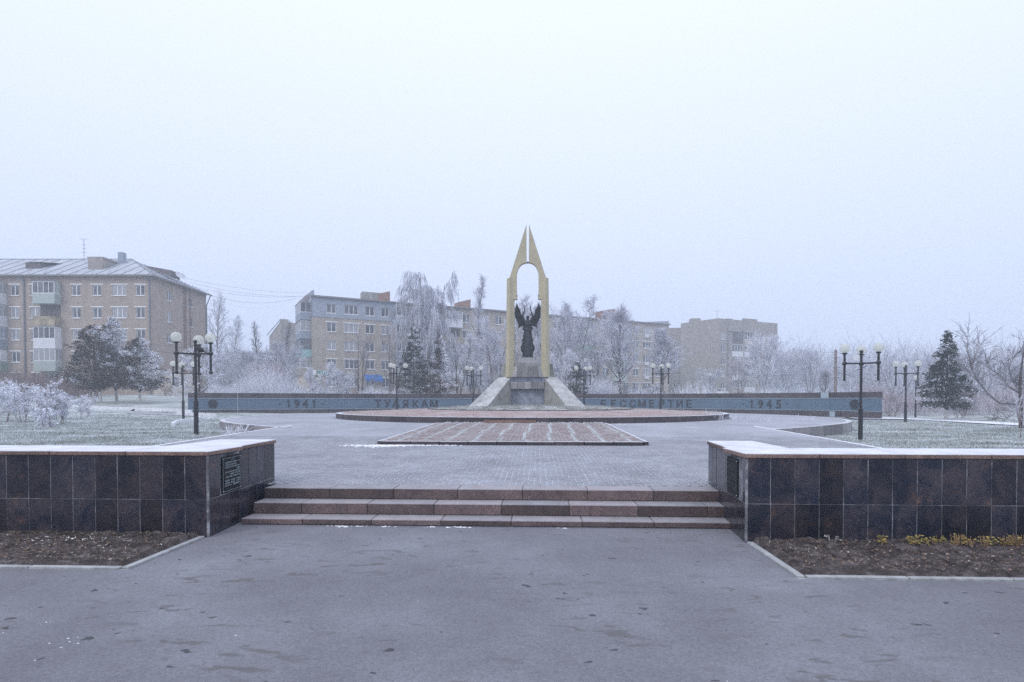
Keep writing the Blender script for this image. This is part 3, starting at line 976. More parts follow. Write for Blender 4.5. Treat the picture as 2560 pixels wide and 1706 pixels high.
# yellowing plants
spots = [(4.95, 'broad yellow leaves, the first large clump from the steps', 1), (4.35, 'small greenish seedling nearest the steps along the soil bed', 0), (5.28, 'low yellow clump', 1), (5.42, '', 1), (5.75, '', 2), (5.93, '', 2), (6.1, '', 2), (6.36, '', 2), (6.55, '', 3), (6.72, '', 3), (6.95, '', 3), (7.15, '', 3), (5.6, '', 1), (5.86, '', 2), (6.23, '', 1), (6.46, '', 3), (6.64, '', 2), (6.84, '', 3), (7.05, '', 1), (7.26, '', 3)]
ords = ['first', 'second', 'third', 'fourth', 'fifth', 'sixth', 'seventh', 'eighth', 'ninth', 'tenth', 'eleventh', 'twelfth', 'thirteenth', 'fourteenth', 'fifteenth', 'sixteenth', 'seventeenth', 'eighteenth', 'nineteenth', 'twentieth']
for i, (u, _, kd) in enumerate(sorted(spots)):
    txt = ['green seedling with few leaves', 'clump of broad yellow leaves', 'brown cut stubs with a few yellow leaves', 'bushy yellow brown stubble clump'][kd]
    base = uv(u, -1.66 - 0.03 * (i % 3), ZA + 0.05)
    t = thing('garden_plant', f'{txt}, {ords[i]} plant along the wall from the steps', 'plant', base, i * 1.3, 'yellowed plants along the wall')
    rq = random.Random(i)
    sm, lf = MB(), MB()
    for k in range((5, 8, 18, 24)[kd]):
        a = rq.uniform(0, 2 * PI)
        h = rq.uniform(.05, .13) * (0.8 if kd < 2 else 1)
        tip = Vector((math.cos(a) * rq.uniform(.02, .09), math.sin(a) * rq.uniform(.02, .07), h))
        root = Vector((math.cos(a) * .03, math.sin(a) * .03, -0.02))
        sm.tube([root, tip], [.004, .003], 4)
        if kd < 2 or rq.random() < .4:
            for q_ in range(4 if kd == 1 else 1):
                c = root.lerp(tip, rq.uniform(.3, 1.0)) + Vector((rq.uniform(-.02, .02), rq.uniform(-.02, .02), rq.uniform(-.01, .02)))
                d = Vector((math.cos(a + q_), math.sin(a + q_), rq.uniform(-.3, .5))) * rq.uniform(.028, .048)
                e_ = d.cross(Vector((0, 0, 1))).normalized() * d.length * .6
                lf.add([c, c + d * .5 + e_ * .7, c + d, c + d * .5 - e_ * .7, c + d * .5 + Vector((0, 0, .012))], [(0, 4, 1), (1, 4, 2), (2, 4, 3), (3, 4, 0)])
    sm.build('stalk', 'stub' if kd != 0 else 'mound', t, kind='stuff')
    if lf.v:
        lf.build('foliage', 'yellow_leaf' if kd else 'mound', t, kind='stuff')

# ------------------------------------------------------------------ red sett panel
R0, R1, RV0, RV1 = -3.6, 3.68, 7.1, 16.75
def zs(v):
    return zp(v) + 0.105 - 0.04 * (v - RV0) / (RV1 - RV0)
rb = MB(PM)
rb.add([(R0, RV0, zs(RV0) - .03), (R1, RV0, zs(RV0) - .03), (R1, RV1, zs(RV1) - .03), (R0, RV1, zs(RV1) - .03)], [(0, 1, 2, 3)])
rso = rb.build('sett_panel', 'red_sett', kind='structure')
kb = bevel_box(0.78, 0.11, 0.26, 0.012, 'rim')
for i in range(9):
    link('kerb_stone', kb, rso, uv(R0 + 0.45 + i * 0.797, RV0 - .055, zs(RV0) - .26 + rnd.uniform(-.006, .004)), (0, 0, PROT))
kb = bevel_box(0.11, 0.96, 0.26, 0.012, 'rim')
for s_, uu_ in ((0, R0 - 0.005), (1, R1 + 0.06)):
    for i in range(10):
        vv = RV0 + .49 + i * .966
        link('kerb_stone', kb, rso, uv(uu_ if s_ else uu_ - .05, vv, zs(vv) - .265), (0, 0, PROT))
sv, sg = [], []
r = np.random.default_rng(12)
cs = 0.125
nb = int((R1 - R0) / cs)
stripes = lambda k, v: -3.2 + 0.735 * k + 0.09 * math.sin(v * 0.33 + k * 0.35) + 0.02 * math.sin(v * 1.3 + k)
for j in range(int((RV1 - RV0) / cs)):
    v0 = RV0 + j * cs
    us_ = R0 + np.arange(nb) * cs + 0.03 * (j % 2) + r.normal(0, .004, nb)
    for u0 in us_:
        uc = u0 + cs / 2
        near = min(abs(uc - stripes(k, v0)) for k in range(10))
        tgt = sg if (near < 0.068 + 0.008 * r.normal() - (0.03 if v0 < 10 and r.random() < .5 else 0)) else sv
        z = zs(v0) + r.normal(0, .004)
        g = .007 + .004 * r.random()
        t1, t2 = r.normal(0, .003, 2)
        tgt.append([(u0 + g, v0 + g, z - t1 - t2), (u0 + cs - g, v0 + g, z + t1 - t2), (u0 + cs - g, v0 + cs - g, z + t1 + t2), (u0 + g, v0 + cs - g, z - t1 + t2),
                    (u0 + g, v0 + g, z - .05), (u0 + cs - g, v0 + g, z - .05), (u0 + cs - g, v0 + cs - g, z - .05), (u0 + g, v0 + cs - g, z - .05)])
for nm, arr, mt in (('red_sett_field', sv, 'red_sett'), ('pale_sett_stripe', sg, 'grey_sett')):
    A = np.array(arr)
    n = len(A)
    W = np.empty_like(A)
    W[..., 0] = SX + A[..., 0] * CT + A[..., 1] * ST
    W[..., 1] = SY - A[..., 0] * ST + A[..., 1] * CT
    W[..., 2] = A[..., 2]
    fa = (ff[None] + (np.arange(n) * 8)[:, None, None]).reshape(-1, 4)
    link(nm, mesh_np(nm, W.reshape(-1, 3), [fa], mt), rso, kind='stuff')
# snow crusts
def crust(pts, size, seed, name='snow_crust'):
    r = random.Random(seed)
    mb = MB()
    for p in pts:
        n = 7
        s = size * r.uniform(.3, 1.2)
        a0 = r.random() * 6
        ring = [(p[0] + s * r.uniform(.5, 1.2) * math.cos(a0 + 2 * PI * i / n), p[1] + .45 * s * r.uniform(.5, 1.2) * math.sin(a0 + 2 * PI * i / n), p[2]) for i in range(n)]
        mb.add([(p[0], p[1], p[2] + .35 * s)] + ring, [(0, i + 1, (i + 1) % n + 1) for i in range(n)])
    return mb.build(name, 'snow', kind='stuff')
r = random.Random(3)
pts = []
for i in range(640):
    u = -3.7 + r.gauss(0, .42) if i < 400 else -3.4 + abs(r.gauss(0, 1.0))
    v = RV0 - .15 - abs(r.gauss(0, .24 if i < 400 else .07))
    if u > -1.3 or (u < -3.7 and r.random() < .45):
        continue
    pts.append(uv(u, v, zp(v) + .001))
for i in range(170):
    u = -3.4 + r.random() * 8.0
    v = RV1 + .03 + abs(r.gauss(0, .05)) if u < R1 else RV1 - .05 + r.gauss(0, .04)
    pts.append(uv(u, v, zp(v) + .004 + (0.07 if u < R1 else 0)))
crust(pts, .05, 4)
crust([uv(c_ + r.gauss(0, w_), -.765 - abs(r.gauss(0, .028)), ZA + .001) for c_, w_, n_ in ((-1.95, .16, 26), (-1.35, .09, 10), (-.75, .05, 5), (-.42, .16, 26), (1.1, .06, 5)) for _ in range(n_)], .026, 5)
crust([uv(-3.2 + r.gauss(0, .25) * (1 + i % 3), -4.9 + r.gauss(0, .08) + .12 * (i % 5), ZA + .0005) for i in range(26)], .011, 6)
tag(MB(Matrix.Translation(uv(-.45, RV1 - .12, zs(RV1) + .012)) @ Matrix.Rotation(PROT, 4, 'Z')).box(-1.15, 1.15, -.06, .06, 0, .09).build('wooden_plank', 'plank', bevel=.01),
    'brown plank lying where the red sett panel meets the round bed', 'plank')

r = np.random.default_rng(77)
deb = [uv(r.uniform(-6, 6), r.uniform(-7, -0.9), ZA) for _ in range(170)] + [uv(r.uniform(2.2, 3.3), -.8 - abs(r.normal(0, .12)), ZA) for _ in range(60)]
deb = [p for p in deb if not (abs(toUV(p.x, p.y)[0]) > 3.3 and toUV(p.x, p.y)[1] > -3.05)] 
scatter_flat('pavement_debris', 'paper', deb[::4], 0.014, 31, curl=0.3, asp=0.4, kind='stuff')
scatter_flat('pavement_debris', 'leaf', [p for i, p in enumerate(deb) if i % 4], 0.02, 32, curl=0.3, asp=0.6, kind='stuff')

# ------------------------------------------------------------------ raised round bed
bedz = lambda r: interp(r, [(3.4, 1.0), (6.6, 0.80), (6.75, 0.77), (RP, 0.575)])
rb = thing('round_bed', 'low round bed of red chippings edged with granite under the monument', 'planter', (CEN.x, CEN.y, 0.3), PROT)
NR = 76
for k in range(NR):
    a0, a1 = 2 * PI * (k + 0.006) / NR, 2 * PI * (k + 0.994) / NR
    o = [(r_ * math.cos(a), r_ * math.sin(a)) for r_, a in ((RP - .3, a0), (RP, a0), (RP, a1), (RP - .3, a1))]
    am = (a0 + a1) / 2
    MB().prism(o, zp(VC + RP * math.sin(am)) - 0.3 - .05, 0.285).build('rim_stone', 'rim', rb, bevel=0.006)
K = 96
radii = [0.01, 2, 3.4, 4.5, 5.5, 6.6, 6.75, 8, 9.5, 11, RP - .295]
V = []
for r_ in radii:
    for k in range(K):
        a = 2 * PI * k / K
        V.append((r_ * math.cos(a), r_ * math.sin(a), bedz(r_) - 0.3 + (0.02 * noise.noise(Vector((r_ * math.cos(a), r_ * math.sin(a), 2))) if 0.1 < r_ < 11 else 0)))
q = np.array([(i * K + k, i * K + (k + 1) % K, (i + 1) * K + (k + 1) % K, (i + 1) * K + k) for i in range(len(radii) - 1) for k in range(K)])
link('chipping_surface', mesh_np('chipping_surface', V, [q[5 * K:]], 'chippings', True), rb)
link('mound', mesh_np('mound', V, [q[:5 * K]], 'mound', True), rb)
ring = MB()
for k in range(K):
    a0, a1 = 2 * PI * k / K, 2 * PI * (k + 1) / K
    o = [(r_ * math.cos(a), r_ * math.sin(a)) for r_, a in ((6.55, a0), (6.68, a0), (6.68, a1), (6.55, a1))]
    ring.prism(o, 0.42, 0.525)
ring.build('ring_kerb', 'black', rb)
r = np.random.default_rng(3)
def polar(n, lo, hi, front=True):
    out = []
    for _ in range(n):
        rr_ = math.sqrt(r.uniform(lo * lo, hi * hi))
        a = r.uniform(PI, 2 * PI) if front else r.uniform(0, 2 * PI)
        out.append((rr_ * math.cos(a), rr_ * math.sin(a), bedz(rr_) - 0.31))
    return out
tufts('mound_grass', 'mound', polar(5200, 1.6, 6.5, False), 0.10, 1, 4, 0.012, rb, kind='stuff')
tufts('dry_grass', 'straw', polar(1700, 6.9, 11.8, False), 0.09, 2, 3, 0.009, rb, kind='stuff')
tufts('rim_grass', 'straw', polar(800, 10.6, 11.9, False), 0.12, 2, 3, 0.010, rb, kind='stuff')
scatter_flat('orange_leaves', 'orange_leaf', [(r.normal(0, .8), -1.0 - abs(r.normal(0, .38)), bedz(1.5) - .29) for _ in range(900)], 0.09, 5, rb, kind='stuff')

# ------------------------------------------------------------------ monument
MO = Vector((1.03, 38.0, 0.9))
mon = thing('monument', 'ochre split arch with pointed spires on a stepped granite and concrete base', 'monument', MO, PROT)
Z = lambda z: z - 0.9
for s in (-1, 1):
    def P(l):
        return [(s * x, Z(z)) for x, z in (l if s > 0 else l[::-1])]
    arch = [(.075 + .625 * math.sin(t) ** 0.9, 9.33 + .85 * math.cos(t)) for t in np.linspace(0.0, PI / 2, 11)]
    pan = [(.085, 12.62)] + [(.072, 10.19)] + arch[1:] + [(.70, 8.32), (.745, 8.32), (.745, 8.2), (.66, 8.2), (.66, 8.07), (.80, 8.05), (.80, 8.02), (.66, 8.02), (.66, 7.84), (1.12, 7.84), (1.14, 9.16)]
    MB().prism(P(pan)[::-1], -0.62, -0.22, 'y').build('spire', 'ochre', mon, bevel=0.0)
    # outer bevel strip of the spire
    MB().add([(s * .085, -.62, Z(12.62)), (s * 1.14, -.62, Z(9.16)), (s * 1.2, -.5, Z(9.16)), (s * .1, -.5, Z(12.60)), (s * 1.2, -.24, Z(9.16)), (s * .1, -.24, Z(12.60)), (s * 1.1, -.24, Z(9.16))],
             [(0, 1, 2, 3), (3, 2, 4, 5)] if s > 0 else [(3, 2, 1, 0), (5, 4, 2, 3)]).build('spire_edge', 'ochre', mon)
    sec0 = [(1.43, .25), (1.43, -.50), (1.20, -.78), (.87, -.55), (.87, .25)]
    sec1 = [(1.34, .15), (1.34, -.50), (1.145, -.75), (.87, -.55), (.87, .15)]
    vs = [(s * x, y, Z(2.84)) for x, y in sec0] + [(s * x, y, Z(9.19)) for x, y in sec1]
    n = 5
    fs = [list(range(n)), list(range(n, 2 * n))[::-1]] + [(i, n + i, n + (i + 1) % n, (i + 1) % n) for i in range(n)]
    if s < 0:
        fs = [f[::-1] for f in fs]
    MB().add(vs, fs).build('pylon', 'ochre', mon)
    # buttress ramps, front pair and back pair
    for fb in (1, -1):
        yy = lambda y: (-0.5 - y) if fb > 0 else (0.9 + y)
        top = [(1.08, 0, 2.82), (1.87, 0, 2.82), (3.5, 2.72, .95), (2.38, 2.72, .95)]
        def pt(a, t, dz=0):
            i0, o0, o1, i1 = [Vector(p) for p in top]
            p = (i0.lerp(o0, a)).lerp(i1.lerp(o1, a), t)
            return (s * p.x, yy(p.y), Z(p.z) + dz)
        flip = (s * fb < 0)
        def hexa(mb, a0, a1, t0, t1, zt0, down):
            v = [pt(a0, t0, zt0), pt(a1, t0, zt0), pt(a1, t1, zt0), pt(a0, t1, zt0)]
            w = [(p[0], p[1], down if down < -5 else p[2] - 0.06) for p in v]
            w = [(p[0], p[1], -0.4 if down < -5 else p[2]) for p in w]
            f = [(0, 1, 2, 3), (7, 6, 5, 4), (0, 4, 5, 1), (1, 5, 6, 2), (2, 6, 7, 3), (3, 7, 4, 0)]
            mb.add(v + w, [x[::-1] for x in f] if not flip else f)
        rm = hexa_mb = MB()
        hexa(rm, 0.0, 1.0, 0, 0.985, -0.035, -9)
        ro = rm.build('buttress', 'conc', mon)
        for (a0, a1, dz) in ((0.0, 0.60, 0.045), (0.605, 1.0, 0.015)):
            for (t0, t1) in ((0, .12), (.125, .57), (.575, 1.0)):
                mb = MB()
                hexa(mb, a0 - (0.02 if a0 == 0 else 0), a1 + (0.02 if a1 == 1 else 0), t0, t1, dz, 0)
                mb.build('ramp_slab', 'ramp_slab', ro, bevel=0.006)
# concrete core and granite courses
MB().box(-1.75, 1.75, -0.28, 1.1, -0.4, Z(2.80)).build('concrete_core', 'conc_blue', mon)
MB().box(-0.95, 0.95, -0.40, -0.27, Z(2.55), Z(2.845)).build('recess_band', 'conc_blue', mon)
for x0, x1 in ((-1.18, -.95), (.95, 1.18)):
    MB().box(x0, x1, -0.55, -0.27, Z(2.5), Z(2.84)).build('corner_block', 'conc_blue', mon)
for i in range(5):
    x0 = -1.09 + i * .436
    MB().box(x0 + .006, x0 + .43, -0.62 - .006 * (i % 2), -0.27, Z(2.08), Z(2.53)).build('granite_block', 'gran_grey', mon, bevel=0.008)
def frust(mb, x0, x1, y0, y1, z0, X0, X1, Y0, Y1, z1):
    return mb.add([(x0, y0, z0), (x1, y0, z0), (x1, y1, z0), (x0, y1, z0), (X0, Y0, z1), (X1, Y0, z1), (X1, Y1, z1), (X0, Y1, z1)],
                  [(0, 3, 2, 1), (4, 5, 6, 7), (0, 1, 5, 4), (1, 2, 6, 5), (2, 3, 7, 6), (3, 0, 4, 7)])
frust(MB(), -1.06, 1.06, -0.62, 1.1, Z(2.85), -.93, .93, -.50, 1.0, Z(3.57)).build('pedestal', 'gran_grey', mon)
xs = [-1.05, -.72, -.38, .04, .40, .74, 1.05]
for a, c in zip(xs, xs[1:]):
    k0, k1 = .93 / 1.06, 1.0
    frust(MB(), a + .006, c - .006, -.645, -.60, Z(2.855), a * k0 + .006, c * k0 - .006, -.525, -.48, Z(3.56)).build('granite_slab', 'gran_grey', mon)
for i in range(5):
    x0 = -.84 + i * .336
    MB().box(x0 + .004, x0 + .332, -.49, .95, Z(3.57), Z(3.78)).build('granite_block', 'gran_grey', mon, bevel=.006)
frust(MB(), -.66, .66, -.36, .88, Z(3.78), -.38, .38, -.08, .6, Z(4.14)).build('plinth_cap', 'gran_grey', mon)
for s in (-1, 1):
    frust(MB(), *sorted((s * 1.25, s * 1.78)), .3, 1.1, Z(2.80), *sorted((s * 1.25, s * 1.62)), .35, 1.0, Z(3.78)).build('rear_block', 'conc', mon)
MB().ball((0, -.42, Z(10.22)), .075, 12).build('ball', 'metal', mon, True)

# ------------------------------------------------------------------ bronze statue
SO = MO + Vector((0.0, 0.26, 4.14 - 0.9))
sta = thing('statue', 'dark bronze winged woman with both arms raised inside the ochre arch', 'statue', SO, PROT)
bm_ = MB()
prof = [(.33, .05), (.35, .12), (.355, .43), (.345, .79), (.32, 1.14), (.295, 1.47), (.262, 1.78), (.285, 1.86), (.27, 1.92), (.285, 2.1), (.30, 2.28), (.285, 2.38), (.20, 2.46), (.10, 2.50), (.085, 2.56)]
K = 30
vs, fs = [], []
for hw, z in prof:
    for j in range(K):
        t = 2 * PI * j / K
        fold = 1 + (0.055 * math.sin(9 * t + z * 1.2) * max(0, min(1, (1.85 - z) / 1.0)))
        vs.append((hw * fold * math.cos(t), hw * .62 * fold * math.sin(t), z))
for i in range(len(prof) - 1):
    for j in range(K):
        fs.append((i * K + j, i * K + (j + 1) % K, (i + 1) * K + (j + 1) % K, (i + 1) * K + j))
fs += [list(range(K))[::-1], [(len(prof) - 1) * K + j for j in range(K)]]
bm_.add(vs, fs)
bm_.ball((0, -.01, 2.66), .105, 14, 1.2)          # head
bm_.ball((0, .03, 2.68), .112, 12, 1.05)          # hair
bm_.ball((0, .09, 2.60), .07, 10)
bm_.ball((0, -.115, 2.645), .022, 8)              # nose
bm_.tube([(0, 0, 2.42), (0, -.005, 2.62)], [.075, .06], 10)
for s in (-1, 1):
    bm_.ball((s * .12, -.15, 2.16), .10, 10)
    bm_.tube([(s * .20, -.02, 2.38), (s * .34, -.05, 2.74), (s * .225, -.08, 3.06), (s * .19, -.09, 3.2)], [.085, .068, .045, .035], 10)
    bm_.ball((s * .185, -.09, 3.24), .042, 8, 1.3)
    for f in range(4):
        bm_.tube([(s * (.165 + .014 * f), -.09 - .01 * (f % 2), 3.26), (s * (.155 + .018 * f), -.10, 3.34), (s * (.15 + .016 * f), -.115, 3.42 - .012 * abs(f - 1.5))], [.014, .012, .010], 6)
    bm_.tube([(s * .205, -.10, 3.22), (s * .235, -.12, 3.27), (s * .24, -.125, 3.31)], [.014, .012, .010], 6)
    for k in range(3):
        bm_.tube([(s * .26, .0, 2.0 - .02 * k), (s * (.36 - .03 * k), .0, 1.93 - .06 * k)], [.06, .015], 6)
    rq = random.Random(4 + s)
    for k in range(11):                            # flame and laurel ornament round the skirt
        z = .35 + .075 * k
        rad = .34 + .06 * math.sin(k * .6)
        p0 = Vector((s * (rad - .06), rq.uniform(-.1, .05), z))
        bm_.tube([p0, p0 + Vector((s * .10, 0, .06)), p0 + Vector((s * rq.uniform(.08, .15), 0, .17))], [.05, .04, .012], 6)
tmp = bm_.build('body', 'bronze')
md = tmp.modifiers.new('fuse', 'REMESH')
md.mode = 'VOXEL'
md.voxel_size = 0.019
md.use_smooth_shade = True
dg = bpy.context.evaluated_depsgraph_get()
me = bpy.data.meshes.new_from_object(tmp.evaluated_get(dg))
bpy.data.objects.remove(tmp)
link('body', me, sta)
MB().box(-.375, .375, -.3, .3, 0, .05).box(-.355, .355, -.28, .28, .05, .095).build('plinth', 'bronze', sta)
for s in (-1, 1):
    out = [(-.10, 2.44), (-.28, 2.66), (-.40, 2.80), (-.47, 2.95), (-.475, 3.13), (-.60, 3.33), (-.70, 3.49), (-.742, 3.665), (-.775, 3.40), (-.86, 3.12), (-.835, 2.72), (-.63, 2.33), (-.58, 2.15), (-.653, 1.97), (-.55, 2.06), (-.386, 2.09), (-.20, 2.15)]
    o2 = [(-s * x if s > 0 else x, z) for x, z in out]
    o2 = [(abs(x) * s, z) for x, z in out]
    mb = MB()
    n = len(o2)
    y0, y1 = (.10, .19)
    bend = lambda x: .25 * abs(x) ** 1.5
    vv = [(x, y0 + bend(x), z) for x, z in o2] + [(x, y1 + bend(x), z) for x, z in o2]
    f = [list(range(n)), list(range(n, 2 * n))[::-1]] + [(i, n + i, n + (i + 1) % n, (i + 1) % n) for i in range(n)]
    mb.add(vv, f if s < 0 else [x[::-1] for x in f])
    wg = mb.build('wing', 'bronze', sta)
    for k in range(14):                            # flight feathers fanned along the outer edge
        t = k / 13
        rx, rz = -.34 - .30 * t, 2.30 + .95 * t
        tx, tz = [(-.66, 1.95), (-.64, 2.10), (-.70, 2.20), (-.75, 2.33), (-.80, 2.47), (-.845, 2.60), (-.875, 2.74), (-.885, 2.88), (-.895, 3.02), (-.905, 3.16), (-.91, 3.30), (-.912, 3.42), (-.83, 3.53), (-.748, 3.69)][k]
        d = Vector((tx - rx, 0, tz - rz))
        nn = Vector((-d.z, 0, d.x)).normalized() * .045
        p0, p1 = Vector((rx, 0, rz)), Vector((tx, 0, tz))
        poly = [p0 - nn * .6, p0.lerp(p1, .6) - nn, p1, p0.lerp(p1, .6) + nn, p0 + nn * .6]
        mb = MB()
        vv = [(abs(p.x) * s, .075 + bend(p.x) + .004 * (k % 2), p.z) for p in poly] + [(abs(p.x) * s, .205 + bend(p.x), p.z) for p in poly]
        f = [list(range(5)), list(range(5, 10))[::-1]] + [(i, 5 + i, 5 + (i + 1) % 5, (i + 1) % 5) for i in range(5)]
        mb.add(vv, f).build('feather', 'bronze', wg)

# ------------------------------------------------------------------ memorial wall
WP = [(-25.8, 46.2), (-22, 48.4), (-17.7, 50.4), (-13.9, 52.2), (-9.8, 53.7), (-4, 54.9), (2, 55.2), (9, 54.6), (15, 52.6), (19.5, 49.5), (22.6, 45.9), (24.1, 43.0), (25.3, 40.0)]
def catmull(P, n=24):
    out = []
    for i in range(len(P) - 1):
        p0, p1, p2, p3 = [Vector(P[max(0, min(len(P) - 1, j))]) for j in (i - 1, i, i + 1, i + 2)]
        for k in range(n):
            t = k / n
            out.append(0.5 * ((2 * p1) + (p2 - p0) * t + (2 * p0 - 5 * p1 + 4 * p2 - p3) * t * t + (3 * p1 - p0 - 3 * p2 + p3) * t ** 3))
    out.append(Vector(P[-1]))
    return out
WL = catmull(WP)
cum = [0.0]
for a, c in zip(WL, WL[1:]):
    cum.append(cum[-1] + (c - a).length)
def wpt(s):
    s = min(max(s, 0), cum[-1] - 1e-6)
    i = max(j for j in range(len(cum)) if cum[j] <= s)
    i = min(i, len(WL) - 2)
    t = (s - cum[i]) / (cum[i + 1] - cum[i])
    return WL[i].lerp(WL[i + 1], t)
def wpx(px):
    k = (px - 1280) / F
    best = None
    for i in range(len(WL) - 1):
        a, c = WL[i], WL[i + 1]
        fa, fc = a.x - k * a.y, c.x - k * c.y
        if fa * fc <= 0:
            return cum[i] + (cum[i + 1] - cum[i]) * fa / (fa - fc + 1e-9)
    return 0
mw = thing('memorial_wall', 'long curved memorial wall with blue grey panels and dark Cyrillic lettering', 'wall', (0, 55.4, 0.1))
WZ0 = 0.1
zb0, zb1, zpn, ztp = 0.1, 0.56, 1.51, 1.94
def wbox(name, mat, s0, s1, z0, z1, front, back, gap=0.004, bevel=0.0, parent=mw):
    a, c = wpt(s0), wpt(s1)
    d = (c - a)
    L = d.length
    ang = math.atan2(d.y, d.x)
    me = bevel_box(L - gap, back - front, z1 - z0, bevel, mat) if bevel else MB().box(-(L - gap) / 2, (L - gap) / 2, -(back - front) / 2, (back - front) / 2, 0, z1 - z0).mesh(name, mat)
    m = (a + c) / 2
    nrm = Vector((-d.y, d.x)).normalized() * ((front + back) / 2)
    return link(name, me, parent, Vector((m.x + nrm.x, m.y + nrm.y, z0)) - Vector(mw.location), (0, 0, ang))
LT = cum[-1]
sL, sR = wpx(594), wpx(2075)
breaks = [(0, sL - .02), (sL + .02, sR - .02), (sR + .02, LT)]
for (a, c) in breaks:
    n = max(1, round((c - a) / 1.02))
    for i in range(n):
        s0, s1 = a + (c - a) * i / n, a + (c - a) * (i + 1) / n
        wbox('granite_slab', 'wallgran', s0, s1, zpn, ztp, -.03, .34, 0.006, 0.005)
        wbox('granite_slab', 'wallgran', s0, s1, zb0, zb1, -.03, .34, 0.006, 0.005)
    n = max(1, round((c - a) / 2.9))
    for i in range(n):
        s0, s1 = a + (c - a) * i / n, a + (c - a) * (i + 1) / n
        for j in range(2):
            m0, m1 = s0 + (s1 - s0) * j / 2, s0 + (s1 - s0) * (j + 1) / 2
            wbox('wall_panel', 'panel', m0, m1, zb1 + .02, zpn - .02, 0.0, .30, 0.004 if j else 0.0)
            wbox('panel_trim', 'trim', m0, m1, zpn - .035, zpn - .002, -.045, .02, 0)
            wbox('panel_trim', 'trim', m0, m1, zb1 + .002, zb1 + .03, -.045, .02, 0)
for sp in (sL, sR):
    wbox('joint_strip', 'trim', sp - .02, sp + .02, zb0, zb1 + .02, -.025, .3, 0)
wbox('patch_panel', 'trim', sR - .75, sR - .1, zpn + .01, ztp - .02, -.045, -.02, 0)
wbox('torn_sheet', 'trim', sR + .03, sR + .45, zb0 + .02, zb1 - .05, -.05, -.035, 0)
# letters
def glyph(ch, size):
    if ch == '1':
        h = .66
        return MB().prism([(-.02, 0), (.075, 0), (.075, h), (.0, h), (-.15, h - .13), (-.15, h - .21), (-.02, h - .11)], -.02, .02, 'y').mesh('digit', 'letter')
    if ch == 'Л':
        return MB().prism([(-.33, 0), (-.225, 0), (0, .555), (.225, 0), (.33, 0), (.055, .66), (-.055, .66)], -.02, .02, 'y').mesh('letter', 'letter')
    if ch == '•':
        mb = MB(Matrix.Rotation(PI / 2, 4, 'X'))
        mb.lathe([(.055, -.02), (.06, .0), (.055, .02)], 12)
        return mb.mesh('dot', 'letter')
    cu = bpy.data.curves.new('glyph', 'FONT')
    cu.body = ch
    cu.size = size
    cu.extrude = .02
    cu.align_x = 'CENTER'
    cu.offset = 0.012
    cu.resolution_u = 3
    o = bpy.data.objects.new('glyph', cu)
    COL.objects.link(o)
    o.rotation_euler = (PI / 2, 0, 0)
    bpy.context.view_layer.update()
    m = bpy.data.meshes.new_from_object(o.evaluated_get(bpy.context.evaluated_depsgraph_get()))
    m.transform(Matrix.Rotation(PI / 2, 4, 'X'))
    bpy.data.objects.remove(o)
    m.materials.clear()
    m.materials.append(MT['letter'])
    return m
LET = [('•', 699.7), ('1', 721), ('9', 742), ('4', 763), ('1', 785), ('•', 807.7), ('Т', 945.4), ('У', 968), ('Л', 990), ('Я', 1014), ('К', 1038), ('А', 1061), ('М', 1085),
       ('Б', 1508), ('Е', 1533.5), ('С', 1557.6), ('С', 1581.7), ('М', 1605), ('Е', 1629), ('Р', 1654), ('Т', 1677), ('И', 1699), ('Е', 1722),
       ('•', 1859), ('1', 1879), ('9', 1902), ('4', 1923), ('5', 1947), ('•', 1968)]
for ch, px in LET:
    s0 = wpx(px)
    p, d = wpt(s0), wpt(s0 + .2) - wpt(s0 - .2)
    ang = math.atan2(d.y, d.x)
    nrm = Vector((d.y, -d.x)).normalized() * .03
    z = 1.03 if ch == '•' else 0.70
    link('dot' if ch == '•' else ('digit' if ch.isdigit() else 'letter'), glyph(ch, .90 if not ch.isdigit() else .95), mw, Vector((p.x + nrm.x, p.y + nrm.y, z)) - Vector(mw.location), (0, 0, ang))
def emblem(px):
    s0 = wpx(px)
    p, d = wpt(s0), wpt(s0 + .2) - wpt(s0 - .2)
    nrm = Vector((d.y, -d.x)).normalized() * .04
    o = None
    mb = MB()
    R = .40
    def star(n, r0, r1, y0, y1, a0=PI / 2):
        pl = []
        for i in range(2 * n):
            a = a0 + PI * i / n
            rr_ = r0 if i % 2 == 0 else r1
            pl.append((rr_ * math.cos(a), rr_ * math.sin(a)))
        return pl, y0, y1
    pl, a, c = star(10, R, R * .74, -.02, .03)
    mb.prism(pl, -.02, .03, 'y')
    o = mb.build('emblem', 'letter', mw)
    o.location = Vector((p.x + nrm.x, p.y + nrm.y, 1.04)) - Vector(mw.location)
    o.rotation_euler = (0, 0, math.atan2(d.y, d.x))
    MB().prism(star(5, R * .85, R * .38, 0, 0)[0], -.045, -.018, 'y').build('star', 'letter', o)
    m2 = MB(Matrix.Rotation(PI / 2, 4, 'X'))
    m2.lathe([(.16, .04), (.16, .055), (.12, .065)], 16)
    m2.build('medallion', 'letter', o)
emblem(532)
emblem(2137)

